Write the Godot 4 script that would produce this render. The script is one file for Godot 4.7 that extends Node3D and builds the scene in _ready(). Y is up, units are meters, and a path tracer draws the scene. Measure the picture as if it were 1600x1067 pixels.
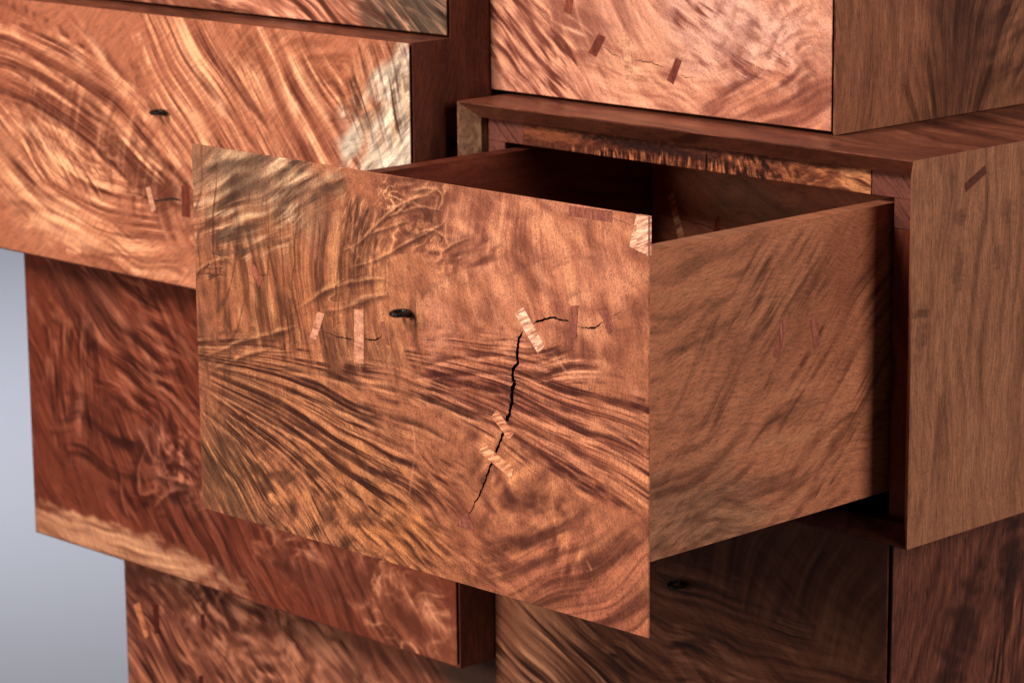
extends Node3D
# A close-up of a staggered chest of drawers in figured wood, one drawer pulled out, in front of a grey studio backdrop.

const MAXBAND := 110000
var chest: Node3D
var tex := {}
var used := {}


func _ready():
	# ---- camera ----
	var cam := Camera3D.new()
	cam.name = "camera"
	add_child(cam)
	cam.position = Vector3(1.24733, 0.31812, 1.33579)
	cam.rotation_degrees = Vector3(-12.2293, 45.6867, -0.4936)
	var at := CameraAttributesPhysical.new()
	at.frustum_focal_length = 106.36
	at.exposure_aperture = 18.0
	at.frustum_focus_distance = 1.97
	at.frustum_near = 0.05
	at.frustum_far = 60.0
	cam.attributes = at
	cam.fov = 12.873
	cam.near = 0.05
	cam.far = 60.0
	cam.current = true
	# ---- studio air: a dim even room, no sky ----
	var env := Environment.new()
	env.background_mode = Environment.BG_COLOR
	env.background_energy_multiplier = 0.14
	env.background_color = Color(0.44, 0.40, 0.375)
	env.tonemap_mode = Environment.TONE_MAPPER_LINEAR
	env.tonemap_exposure = 0.9
	env.sdfgi_enabled = true
	env.ssao_enabled = true
	env.ssil_enabled = true
	var we := WorldEnvironment.new()
	we.name = "studio_environment"
	we.environment = env
	add_child(we)
	# ---- lamps: key softbox above left front, weak fill from the right, backdrop lamp ----
	softbox("key_lamp", Vector3(-0.75, 1.42, 1.82), Vector3(-0.35, -0.12, -0.1), Vector2(0.6, 0.85), 8.9, Color(1.0, 0.955, 0.91))
	softbox("fill_lamp", Vector3(2.6, 0.9, -0.3), Vector3(0.0, -0.1, -0.3), Vector2(1.2, 1.2), 8.0, Color(1.0, 0.95, 0.91))
	softbox("low_front_lamp", Vector3(-1.0, 0.42, 2.1), Vector3(-0.3, -0.1, -0.3), Vector2(0.7, 0.5), 2.5, Color(1.0, 0.955, 0.91))
	softbox("backdrop_lamp", Vector3(-2.9, 0.9, -0.55), Vector3(-3.3, -0.75, -2.8), Vector2(2.2, 1.2), 25.0, Color(0.965, 0.98, 1.0))

	paint_all()
	build_setting()
	chest = Node3D.new()
	chest.name = "chest_of_drawers"
	add_child(chest)
	chest.set_meta("label", "staggered chest of drawers in curly reddish brown wood with one drawer pulled out")
	chest.set_meta("category", "chest of drawers")
	build_cases()
	build_drawers()


func softbox(called, from: Vector3, to: Vector3, size: Vector2, energy: float, col: Color):
	var l := AreaLight3D.new()
	l.name = called
	l.area_size = size
	l.area_range = 12.0
	l.light_energy = energy
	l.light_color = col
	l.shadow_enabled = true
	add_child(l)
	l.look_at_from_position(from, to)


# =====================================================================  geometry helpers
class Geo:
	var st := SurfaceTool.new()
	var fr := [0.0, 0.0, 0.3, 0.3]      # uv origin and size in metres
	var ax := -1                        # forced projection axis
	var turned := false

	func _init():
		st.begin(Mesh.PRIMITIVE_TRIANGLES)

	func uv(p: Vector3, n: Vector3) -> Vector2:
		var a := n.abs()
		var k := ax
		if k < 0:
			k = 0 if a.x >= a.y and a.x >= a.z else (1 if a.y >= a.z else 2)
		var q: Vector2
		if k == 0:
			q = Vector2((fr[0] - p.z) / fr[2], (fr[1] - p.y) / fr[3])
		elif k == 1:
			q = Vector2((p.x - fr[0]) / fr[2], (p.z - fr[1]) / fr[3])
		else:
			q = Vector2((p.x - fr[0]) / fr[2], (fr[1] - p.y) / fr[3])
		return Vector2(q.y, q.x) if turned else q

	func tri(a: Vector3, b: Vector3, c: Vector3, n: Vector3):
		var g := (b - a).cross(c - a)
		var o := [a, b, c] if g.dot(n) < 0.0 else [a, c, b]
		var m := g.normalized() * (1.0 if g.dot(n) > 0.0 else -1.0)
		for p in o:
			st.set_normal(m)
			st.set_uv(uv(p, m))
			st.add_vertex(p)

	func quad(a: Vector3, b: Vector3, c: Vector3, d: Vector3, n: Vector3):
		tri(a, b, c, n)
		tri(a, c, d, n)

	# loop of equal length lists of points: the band between them, outward given by centre
	func band(p: Array, q: Array, centre: Vector3):
		for i in p.size():
			var j := (i + 1) % p.size()
			var m: Vector3 = (p[i] + p[j] + q[i] + q[j]) * 0.25
			var g: Vector3 = (p[j] - p[i]).cross(q[i] - p[i])
			if g.dot(m - centre) < 0.0:
				g = -g
			quad(p[i], p[j], q[j], q[i], g)

	func box(lo: Vector3, hi: Vector3, c := 0.0006):
		# a box with chamfered edges along its front and back rims
		var mid := (lo + hi) * 0.5
		var ring := func(e, z): return [Vector3(lo.x + e, lo.y + e, z), Vector3(hi.x - e, lo.y + e, z), Vector3(hi.x - e, hi.y - e, z), Vector3(lo.x + e, hi.y - e, z)]
		var r0: Array = ring.call(c, hi.z)
		var r1: Array = ring.call(0.0, hi.z - c)
		var r2: Array = ring.call(0.0, lo.z + c)
		var r3: Array = ring.call(c, lo.z)
		quad(r0[0], r0[1], r0[2], r0[3], Vector3(0, 0, 1))
		band(r0, r1, mid)
		band(r1, r2, mid)
		band(r2, r3, mid)
		quad(r3[0], r3[1], r3[2], r3[3], Vector3(0, 0, -1))


func put(g: Geo, called: String, m: Material, parent: Node, label := "") -> MeshInstance3D:
	g.st.generate_tangents()
	var o := MeshInstance3D.new()
	var key := str(parent.get_instance_id()) + called
	var k: int = used.get(key, 0)
	used[key] = k + 1
	o.name = called if k == 0 else "%s_%03d" % [called, k]
	o.mesh = g.st.commit()
	o.material_override = m
	parent.add_child(o, true)
	if label != "":
		o.set_meta("label", label)
	return o


func sub(called: String, parent: Node, label := "") -> Node3D:
	var o := Node3D.new()
	var key := str(parent.get_instance_id()) + called
	var k: int = used.get(key, 0)
	used[key] = k + 1
	o.name = called if k == 0 else "%s_%03d" % [called, k]
	parent.add_child(o, true)
	if label != "":
		o.set_meta("label", label)
	return o


func mat(t: String, rough := 0.45, spec := 0.2) -> StandardMaterial3D:
	var m := StandardMaterial3D.new()
	m.albedo_texture = tex[t]
	m.roughness = rough
	m.metallic_specular = spec
	return m


func plain(c: Color, rough := 0.5, metal := 0.0) -> StandardMaterial3D:
	var m := StandardMaterial3D.new()
	m.albedo_color = c
	m.roughness = rough
	m.metallic = metal
	return m


# one of the four mitred boards of a case: side 0 bottom, 1 right, 2 top, 3 left
func board(r: Rect2, zf: float, zb: float, side: int, t := 0.013, w := 0.0012) -> Geo:
	var g := Geo.new()
	return board_into(g, r, zf, zb, side, t, w)


func board_into(g: Geo, r: Rect2, zf: float, zb: float, side: int, t := 0.013, w := 0.0012) -> Geo:
	var pt := func(k: int, e: float, z: float):
		var x0 := r.position.x + e
		var y0 := r.position.y + e
		var x1 := r.end.x - e
		var y1 := r.end.y - e
		return [Vector3(x0, y0, z), Vector3(x1, y0, z), Vector3(x1, y1, z), Vector3(x0, y1, z)][k % 4]
	var prof := [[0.0, zf], [w, zf], [t, zf - t], [t, zb], [0.0, zb]]
	var a: Array = []
	var b: Array = []
	for q in prof:
		a.append(pt.call(side, q[0], q[1]))
		b.append(pt.call(side + 1, q[0], q[1]))
	var ca := Vector3.ZERO
	for q in 5:
		ca += (a[q] + b[q]) * 0.1
	# the inward side of the outer face tells which way is out
	for i in 5:
		var j := (i + 1) % 5
		var n: Vector3 = (b[i] - a[i]).cross(a[j] - a[i])
		var m: Vector3 = (a[i] + a[j] + b[i] + b[j]) * 0.25
		if n.dot(m - ca) < 0.0:
			n = -n
		g.quad(a[i], b[i], b[j], a[j], n)
	for e in [a, b]:
		var out: Vector3 = (e[0] - ca)
		g.quad(e[0], e[1], e[2], e[3], out)
		g.tri(e[0], e[3], e[4], out)
	return g


func case_box(called: String, label: String, r: Rect2, zf: float, zb: float, boards: Array) -> Node3D:
	var c := sub(called, chest, label)
	var names := ["bottom_panel", "side_panel", "top_panel", "side_panel"]
	for k in [2, 1, 3, 0]:
		if boards[k] == null:
			continue
		var g := Geo.new()
		g.fr = boards[k][1]
		g.turned = boards[k].size() > 2 and boards[k][2]
		board_into(g, r, zf - (boards[k][3] if boards[k].size() > 3 else 0.0), zb, k)
		put(g, names[k], boards[k][0], c)
	var g := Geo.new()
	g.box(Vector3(r.position.x + 0.0135, r.position.y + 0.0135, zb + 0.001), Vector3(r.end.x - 0.0135, r.end.y - 0.0135, zb + 0.009))
	put(g, "back_panel", mat("walnut"), c)
	return c


# drawer front: flat face, sharp arris, bevelled back edge
func front_geo(r: Rect2, z: float, t := 0.015) -> Geo:
	var g := Geo.new()
	g.fr = [r.position.x, r.end.y, r.size.x, r.size.y]
	g.ax = 2
	var ring := func(e, zz): return [Vector3(r.position.x + e, r.position.y + e, zz), Vector3(r.end.x - e, r.position.y + e, zz), Vector3(r.end.x - e, r.end.y - e, zz), Vector3(r.position.x + e, r.end.y - e, zz)]
	var mid := Vector3(r.get_center().x, r.get_center().y, z - t * 0.5)
	var r0: Array = ring.call(0.0004, z)
	var r1: Array = ring.call(0.0, z - 0.0004)
	var r2: Array = ring.call(0.0, z - 0.0012)
	var r3: Array = ring.call(t - 0.0012, z - t)
	g.quad(r0[0], r0[1], r0[2], r0[3], Vector3(0, 0, 1))
	g.band(r0, r1, mid)
	g.band(r1, r2, mid)
	g.band(r2, r3, mid)
	g.quad(r3[0], r3[1], r3[2], r3[3], Vector3(0, 0, -1))
	return g


# a let-in strip of wood: four corners in panel centimetres on a face through o spanned by ex (right) and -y (down), facing n
func inlay(parent: Node, c: Array, o: Vector3, ex: Vector3, n: Vector3, t: String, shade := Color.WHITE, called := "inlay_strip"):
	var g := Geo.new()
	var top: Array = []
	var low: Array = []
	for p: Vector2 in c:
		var q := o + ex * (p.x * 0.01) - Vector3(0, p.y * 0.01, 0)
		top.append(q + n * 0.00022)
		low.append(q - n * 0.003)
	var mid := Vector3.ZERO
	for p in top + low:
		mid += p / 8.0
	# texture runs down the long way of the strip
	var long: float = (c[2] - c[0]).length() * 0.01
	g.fr = [top[0].x if absf(n.z) > 0.5 else top[0].z, top[0].y, 0.02, maxf(long, 0.012)]
	g.ax = 2 if absf(n.z) > 0.5 else 0
	g.quad(top[0], top[1], top[2], top[3], n)
	g.band(top, low, mid)
	var m := mat(t, 0.42)
	m.albedo_color = shade
	put(g, called, m, parent)


# outline of a split that wanders through points given in panel centimetres; widths in millimetres
func crack_outline(pts: Array, widths: Array, sd := 1) -> PackedVector2Array:
	var cu := Curve2D.new()
	for i in pts.size():
		var a: Vector2 = pts[maxi(i - 1, 0)]
		var b: Vector2 = pts[mini(i + 1, pts.size() - 1)]
		cu.add_point(pts[i], -(b - a) / 6.0, (b - a) / 6.0)
	cu.bake_interval = 0.05
	var nz := FastNoiseLite.new()
	nz.seed = sd
	nz.frequency = 1.0
	var total := cu.get_baked_length()
	var steps := int(total / 0.11) + 2
	var left := PackedVector2Array()
	var right := PackedVector2Array()
	for i in steps + 1:
		var s := total * i / steps
		var p := cu.sample_baked(s)
		var d := (cu.sample_baked(minf(s + 0.2, total)) - cu.sample_baked(maxf(s - 0.2, 0.0))).normalized()
		var nn := Vector2(-d.y, d.x)
		var f := s / total * (widths.size() - 1)
		var k := mini(int(f), widths.size() - 2)
		var w: float = lerpf(widths[k], widths[k + 1], f - k) * 0.06
		w *= clampf(minf(s, total - s) * 2.0 + 0.15, 0.15, 1.0)
		p += nn * (nz.get_noise_2d(s * 1.3, 3.0) * 0.10 + nz.get_noise_2d(s * 4.0, 43.0) * minf(w, 0.05))
		left.append(p + nn * w * (1.0 + 0.8 * nz.get_noise_2d(s * 2.6, 9.0)))
		right.append(p - nn * w * (1.0 + 0.8 * nz.get_noise_2d(s * 2.6, 19.0)))
	right.reverse()
	left.append_array(right)
	return left


# a board with splits cut into it
func cut_board(g: Geo, called: String, m: Material, parent: Node, o: Vector3, outlines: Array):
	g.st.generate_tangents()
	var solid := CSGMesh3D.new()
	solid.name = called
	solid.mesh = g.st.commit()
	solid.material = m
	parent.add_child(solid, true)
	var dark := plain(Color(0.17, 0.07, 0.045), 0.95)
	for c in outlines:
		var cut := CSGPolygon3D.new()
		cut.name = "crack" if solid.get_child_count() == 0 else "crack_%03d" % solid.get_child_count()
		var q := PackedVector2Array()
		for v in c:
			q.append(Vector2(v.x * 0.01, -v.y * 0.01))
		cut.polygon = q
		cut.depth = 0.008
		cut.operation = CSGShape3D.OPERATION_SUBTRACTION
		cut.material = dark
		solid.add_child(cut, true)
		cut.position = o + Vector3(0, 0, 0.002)


# a hair crack too fine to have depth: a dark line on the face
func crack(parent: Node, pts: Array, widths: Array, o: Vector3, n: Vector3, sd := 1):
	var c := crack_outline(pts, widths, sd)
	var g := Geo.new()
	var k := c.size()
	for i in k / 2 - 1:
		var q: Array = []
		for j in [i, i + 1, k - 2 - i, k - 1 - i]:
			q.append(o + Vector3(c[j].x * 0.01, -c[j].y * 0.01, 0.0) + n * 0.00012)
		g.quad(q[0], q[1], q[2], q[3], n)
	put(g, "hair_crack", plain(Color(0.17, 0.07, 0.045), 0.95), parent)


func ring_pull(parent: Node, p: Vector3):
	# a small forged iron ring that sticks straight out of a staple
	var st := SurfaceTool.new()
	var tor := TorusMesh.new()
	tor.inner_radius = 0.0042
	tor.outer_radius = 0.0074
	tor.rings = 40
	tor.ring_segments = 14
	st.append_from(tor, 0, Transform3D(Basis(Vector3(1, 0, 0), deg_to_rad(4)).scaled(Vector3(1.0, 0.95, 1.0)), p + Vector3(-0.0006, 0.0, 0.0072)))
	var rod := CylinderMesh.new()
	rod.top_radius = 0.0013
	rod.bottom_radius = 0.0016
	rod.height = 0.006
	rod.radial_segments = 14
	st.append_from(rod, 0, Transform3D(Basis(Vector3(1, 0, 0), PI / 2), p + Vector3(0.0015, -0.0006, 0.0008)))
	var eye := TorusMesh.new()
	eye.inner_radius = 0.0008
	eye.outer_radius = 0.0030
	eye.rings = 24
	eye.ring_segments = 10
	st.append_from(eye, 0, Transform3D(Basis(Vector3(0, 0, 1), PI / 2), p + Vector3(0.0015, -0.0008, 0.0022)))
	var o := MeshInstance3D.new()
	o.name = "ring_pull"
	o.mesh = st.commit()
	var m := plain(Color(0.055, 0.058, 0.062), 0.34, 0.55)
	var nt := NoiseTexture2D.new()
	nt.width = 128
	nt.height = 128
	nt.seamless = true
	nt.as_normal_map = true
	nt.bump_strength = 5.0
	var fn := FastNoiseLite.new()
	fn.seed = 5
	fn.frequency = 0.05
	nt.noise = fn
	m.normal_enabled = true
	m.normal_texture = nt
	m.normal_scale = 0.6
	o.material_override = m
	parent.add_child(o, true)


# =====================================================================  the place
const XL := -0.4622
const ZB := -0.75
const YF := -0.80
var FD := Rect2(-0.448, -0.270, 0.448, 0.270)


func build_setting():
	var g := Geo.new()
	g.quad(Vector3(-7, YF, -2.9), Vector3(5, YF, -2.9), Vector3(5, YF, 4), Vector3(-7, YF, 4), Vector3.UP)
	var f := put(g, "floor", plain(Color(0.36, 0.36, 0.38), 0.85), self)
	f.set_meta("kind", "structure")
	f.set_meta("label", "grey studio floor under the chest")
	g = Geo.new()
	# paper sweep: rises from the floor in a curve
	var prev_y := YF + 0.002
	var prev_z := -2.2
	for i in range(1, 13):
		var a := PI / 2 * i / 12.0
		var y := YF + 0.002 + 0.6 * (1.0 - cos(a))
		var z := -2.2 - 0.6 * sin(a)
		g.quad(Vector3(-7, prev_y, prev_z), Vector3(5, prev_y, prev_z), Vector3(5, y, z), Vector3(-7, y, z), Vector3(0, 1, 1))
		prev_y = y
		prev_z = z
	g.quad(Vector3(-7, prev_y, prev_z), Vector3(5, prev_y, prev_z), Vector3(5, 2.6, prev_z), Vector3(-7, 2.6, prev_z), Vector3(0, 0, 1))
	var b := put(g, "backdrop", plain(Color(0.69, 0.70, 0.745), 0.9), self)
	b.set_meta("kind", "structure")
	b.set_meta("label", "plain pale grey paper backdrop behind the chest")


func build_cases():
	var wal := mat("walnut", 0.42)
	var top := mat("top_board", 0.38, 0.35)
	var d := [0.0, 0.0, 0.32, 0.32]
	# left column: four boxes that share one stepped side board
	var c := case_box("case", "", Rect2(-1.02, 0.0507, XL + 1.02, 0.2493), -0.2695, ZB, [[wal, d, false, 0.012], null, [wal, d], [wal, d, true]])
	c.set_meta("label", "left hand case boards round the topmost drawer")
	case_box("case", "left case boards round the wide drawer", Rect2(-1.12, -0.1800, XL + 1.12, 0.2305), -0.2295, ZB, [[wal, d], null, [top, [-1.0, 0.0, 0.5, 0.5]], [wal, d, true]])
	case_box("case", "left case boards round the dark red drawer", Rect2(-1.048, -0.4620, XL + 1.048, 0.2815), -0.2718, ZB, [[wal, d], null, [wal, d], [wal, d, true]])
	case_box("case", "case boards round the lowest drawer on the left", Rect2(-0.983, -0.7400, XL + 0.983, 0.2775), -0.3255, ZB, [[wal, d], [wal, d, true], [wal, d], [wal, d, true]])
	# the stepped side board itself, thin lipped along its front edges
	var g := Geo.new()
	g.fr = [-0.229, 0.30, 0.30, 0.78]
	var steps := [Vector2(-0.2695, 0.30), Vector2(-0.2695, 0.0509), Vector2(-0.2295, 0.0509), Vector2(-0.2295, -0.18), Vector2(-0.2718, -0.18), Vector2(-0.2718, -0.4620), Vector2(ZB, -0.4620), Vector2(ZB, 0.30)]
	plate(g, steps, XL, XL - 0.0014)
	var inner := [Vector2(-0.284, 0.30), Vector2(-0.284, 0.037), Vector2(-0.244, 0.037), Vector2(-0.244, -0.193), Vector2(-0.286, -0.193), Vector2(-0.286, -0.4610), Vector2(ZB, -0.4610), Vector2(ZB, 0.30)]
	plate(g, inner, XL - 0.0014, XL - 0.0125)
	put(g, "stepped_side_board", mat("left_side", 0.5), chest, "tall dark red side board stepping in and out between the two columns")
	# right column
	case_box("case", "upper right case boards", Rect2(-0.4618, 0.0052, 0.3503, 0.2948), -0.3118, ZB, [[wal, d, false, 0.012], [mat("upper_side", 0.46), [-0.3118, 0.30, 0.26, 0.2948]], [wal, d], [wal, d, true]])
	var m := case_box("case", "mitred case boards round the opened drawer", Rect2(-0.4470, -0.2665, 0.4470, 0.2710), -0.2612, ZB, [
		[mat("walnut_dark", 0.4), d], [mat("middle_side", 0.5), [-0.2612, 0.0045, 0.22, 0.271]], [top, [-0.45, -0.261, 0.5, 0.5]], [mat("pale_stile", 0.5), [-0.26, 0.0045, 0.08, 0.271]]])
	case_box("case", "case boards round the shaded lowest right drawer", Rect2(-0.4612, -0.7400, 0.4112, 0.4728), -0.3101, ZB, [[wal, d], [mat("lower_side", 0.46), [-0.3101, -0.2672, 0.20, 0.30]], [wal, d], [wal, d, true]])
	# face frame set back inside the mitred case
	var zf := -0.2812
	var fz := zf - 0.02
	var x0 := -0.4338
	var x1 := -0.0132
	var yt := -0.0088
	var ob := -0.0268
	var fm := sub("face_frame", chest, "recessed frame of mixed wood strips round the drawer opening")
	g = Geo.new()
	g.fr = [-0.3942, -0.0105, 0.3418, 0.019]
	g.box(Vector3(-0.3941, ob, fz), Vector3(-0.0526, yt, zf + 0.0004), 0.0004)
	put(g, "rail", mat("rail", 0.4), fm, "streaky orange and dark brown top rail with a short split")
	g = Geo.new()
	g.fr = [x0, yt, 0.12, 0.12]
	g.box(Vector3(x0, ob, fz), Vector3(-0.3943, yt, zf), 0.0004)
	put(g, "corner_block", mat("end_grain", 0.5), fm)
	g = Geo.new()
	g.fr = [x0, yt, 0.12, 0.12]
	g.box(Vector3(x0, -0.0480, fz), Vector3(-0.4148, ob - 0.0002, zf), 0.0004)
	put(g, "corner_block", mat("end_grain", 0.5), fm)
	g = Geo.new()
	g.fr = [x1 - 0.02, yt, 0.12, 0.12]
	g.box(Vector3(-0.0524, ob, fz), Vector3(x1, yt, zf), 0.0004)
	put(g, "corner_block", mat("end_grain", 0.5), fm)
	g = Geo.new()
	g.fr = [x1 - 0.02, yt, 0.12, 0.12]
	g.box(Vector3(-0.0326, -0.0478, fz), Vector3(x1, ob - 0.0002, zf), 0.0004)
	put(g, "corner_block", mat("end_grain", 0.5), fm)
	for s in [[x0, -0.4148], [-0.0326, x1]]:
		g = Geo.new()
		g.turned = true
		g.box(Vector3(s[0], -0.2532, fz), Vector3(s[1], -0.0482, zf), 0.0004)
		put(g, "stile", mat("walnut_red", 0.45), fm)
	# two dark steel runners that carry the drawer
	for s in [[-0.4325, -0.4135], [-0.0345, -0.0145]]:
		g = Geo.new()
		g.box(Vector3(s[0], -0.2520, ZB + 0.02), Vector3(s[1], -0.2420, -0.305), 0.0008)
		put(g, "runner", plain(Color(0.05, 0.05, 0.055), 0.5, 0.6), m)
	g = Geo.new()
	g.box(Vector3(-0.95, YF, ZB + 0.03), Vector3(-0.08, -0.7402, -0.36), 0.001)
	put(g, "plinth", wal, chest)
	var sl := Vector3(0.70711, 0, -0.70711)
	inlay(m, [Vector2(0.12, 2.75), Vector2(0.72, 2.72), Vector2(0.72, 3.45), Vector2(0.12, 3.5)], Vector3(-0.447, 0.0045, -0.2612), sl, Vector3(0.70711, 0, 0.70711), "strip_dark", Color(0.8, 0.7, 0.62))
	# darker patch let into the pale bevel, and one in the right side board
	inlay(m, [Vector2(5.55, 2.23), Vector2(7.81, 1.21), Vector2(8.06, 1.77), Vector2(5.71, 2.83)], Vector3(0.0, 0.0045, -0.2612), Vector3(0, 0, -1), Vector3(1, 0, 0), "strip_dark", Color(0.9, 0.86, 0.8))


func plate(g: Geo, pts: Array, xa: float, xb: float):
	var poly := PackedVector2Array(pts)
	var idx := Geometry2D.triangulate_polygon(poly)
	for i in range(0, idx.size(), 3):
		var q: Array = []
		for k in 3:
			q.append(poly[idx[i + k]])
		g.tri(Vector3(xa, q[0].y, q[0].x), Vector3(xa, q[1].y, q[1].x), Vector3(xa, q[2].y, q[2].x), Vector3(1, 0, 0))
		g.tri(Vector3(xb, q[0].y, q[0].x), Vector3(xb, q[1].y, q[1].x), Vector3(xb, q[2].y, q[2].x), Vector3(-1, 0, 0))
	for i in pts.size():
		var a: Vector2 = pts[i]
		var b: Vector2 = pts[(i + 1) % pts.size()]
		var mid := (a + b) * 0.5
		var nn := Vector2(-(b - a).y, (b - a).x).normalized()
		if Geometry2D.is_point_in_polygon(mid + nn * 0.0005, poly):
			nn = -nn
		g.quad(Vector3(xa, a.y, a.x), Vector3(xa, b.y, b.x), Vector3(xb, b.y, b.x), Vector3(xb, a.y, a.x), Vector3(0, nn.y, nn.x))


func drawer_front(label: String, r: Rect2, z: float, t: String, rough := 0.42, spec := 0.25) -> Node3D:
	var d := sub("drawer", chest, label)
	put(front_geo(r, z), "front", mat(t, rough, spec), d)
	# the box behind the front
	var g := Geo.new()
	g.box(Vector3(r.position.x + 0.03, r.position.y + 0.03, z - 0.40), Vector3(r.end.x - 0.03, r.end.y - 0.025, z - 0.0152))
	put(g, "drawer_box", mat("walnut"), d)
	return d


func build_drawers():
	var X := Vector3(1, 0, 0)
	var N := Vector3(0, 0, 1)
	var gap := 0.0024
	# ---- closed ones
	var r := Rect2(-1.02 + gap, 0.0507 + gap, XL + 1.02 - 2.8 * gap, 0.2493 - 2 * gap)
	drawer_front("topmost left drawer, only its streaky lower edge showing", r, -0.269, "upper_left")
	r = Rect2(-1.12 + gap, -0.18 + 0.001, XL + 1.12 - 2.8 * gap, 0.2305 - 0.0014)
	var d := drawer_front("wide left drawer with sweeping curly figure and pale sapwood corner", r, -0.229, "middle_left")
	var o := Vector3(-1.12, 0.050, -0.229)
	ring_pull(d, at_face(o, Vector2(34.71, 8.08)))
	inlay(d, [Vector2(31.69, 14.92), Vector2(32.32, 14.74), Vector2(33.01, 16.71), Vector2(32.38, 17.01)], o, X, N, "strip_pink")
	inlay(d, [Vector2(36.65, 14.21), Vector2(37.69, 14.09), Vector2(37.73, 16.82), Vector2(36.60, 16.84)], o, X, N, "strip_dark", Color(1.15, 0.98, 0.9))
	crack(d, [Vector2(28.33, 15.63), Vector2(30.58, 15.60), Vector2(32.08, 15.88), Vector2(33.68, 15.81), Vector2(35.28, 15.51), Vector2(36.58, 15.53)], [0.2, 0.5, 0.8, 1.2, 1.8, 1.4], o, N, 3)
	r = Rect2(-1.048 + 0.001, -0.462 + 0.001, XL + 1.048 - 1.8 * gap - 0.001, 0.2815 - gap)
	drawer_front("dark red left drawer with burl and a pale diagonal band", r, -0.2713, "lower_left", 0.46, 0.22)
	r = Rect2(-0.983 + 0.001, -0.74 + gap, XL + 0.983 - gap - 0.001, 0.2775 - 2 * gap)
	d = drawer_front("lowest left drawer with blotchy figure and three inlaid strips", r, -0.325, "bottom_left", 0.46, 0.22)
	o = Vector3(-0.983, -0.4625, -0.325)
	inlay(d, [Vector2(1.30, 6.65), Vector2(2.22, 6.20), Vector2(3.52, 9.19), Vector2(2.91, 9.65)], o, X, N, "strip_pink", Color(0.95, 0.85, 0.75))
	inlay(d, [Vector2(4.29, 5.95), Vector2(5.17, 5.76), Vector2(5.21, 8.63), Vector2(4.42, 8.80)], o, X, N, "strip_dark", Color(0.85, 0.65, 0.6))
	inlay(d, [Vector2(11.49, 5.38), Vector2(12.06, 5.19), Vector2(12.08, 6.73), Vector2(11.52, 6.73)], o, X, N, "strip_dark", Color(0.85, 0.65, 0.6))
	inlay(d, [Vector2(10.92, 11.45), Vector2(11.59, 11.23), Vector2(11.61, 12.78), Vector2(10.94, 12.94)], o, X, N, "strip_dark", Color(0.85, 0.65, 0.6))
	r = Rect2(-0.4618 + 0.001, 0.0052 + gap, 0.3503 - 1.8 * gap, 0.2948 - gap * 2.0)
	d = drawer_front("upper right drawer with pinkish shimmer and a run of inlaid strips", r, -0.3112, "upper_right", 0.38, 0.4)
	o = Vector3(-0.4635, 0.30, -0.3112)
	inlay(d, [Vector2(10.99, 25.52), Vector2(12.08, 23.98), Vector2(12.81, 24.22), Vector2(11.80, 25.80)], o, X, N, "strip_dark", Color(1.15, 1.0, 0.95))
	inlay(d, [Vector2(14.41, 23.95), Vector2(15.21, 23.75), Vector2(15.74, 26.98), Vector2(14.94, 27.29)], o, X, N, "strip_pink", Color(1.02, 1.06, 1.05))
	inlay(d, [Vector2(19.13, 26.93), Vector2(20.03, 25.19), Vector2(20.60, 25.38), Vector2(19.78, 27.21)], o, X, N, "strip_dark", Color(1.2, 1.05, 1.0))
	inlay(d, [Vector2(8.62, 21.50), Vector2(9.44, 21.54), Vector2(9.16, 22.73), Vector2(8.41, 22.59)], o, X, N, "strip_mid", Color(0.95, 0.88, 0.84))
	crack(d, [Vector2(12.41, 24.83), Vector2(13.35, 25.34), Vector2(14.48, 25.68)], [0.25, 0.5, 0.3], o, N, 7)
	crack(d, [Vector2(15.80, 25.72), Vector2(17.31, 25.74), Vector2(19.00, 25.99)], [0.3, 0.55, 0.4], o, N, 8)
	crack(d, [Vector2(20.35, 26.40), Vector2(21.06, 26.53), Vector2(22.14, 26.48)], [0.4, 0.4, 0.15], o, N, 9)
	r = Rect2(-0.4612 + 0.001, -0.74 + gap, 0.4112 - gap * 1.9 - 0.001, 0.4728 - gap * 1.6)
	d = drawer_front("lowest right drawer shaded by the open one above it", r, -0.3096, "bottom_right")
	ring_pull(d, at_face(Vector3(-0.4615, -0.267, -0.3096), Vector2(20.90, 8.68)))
	# ---- the open one
	d = sub("drawer", chest, "pulled-out drawer with cracked, strip-mended front and iron ring")
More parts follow.
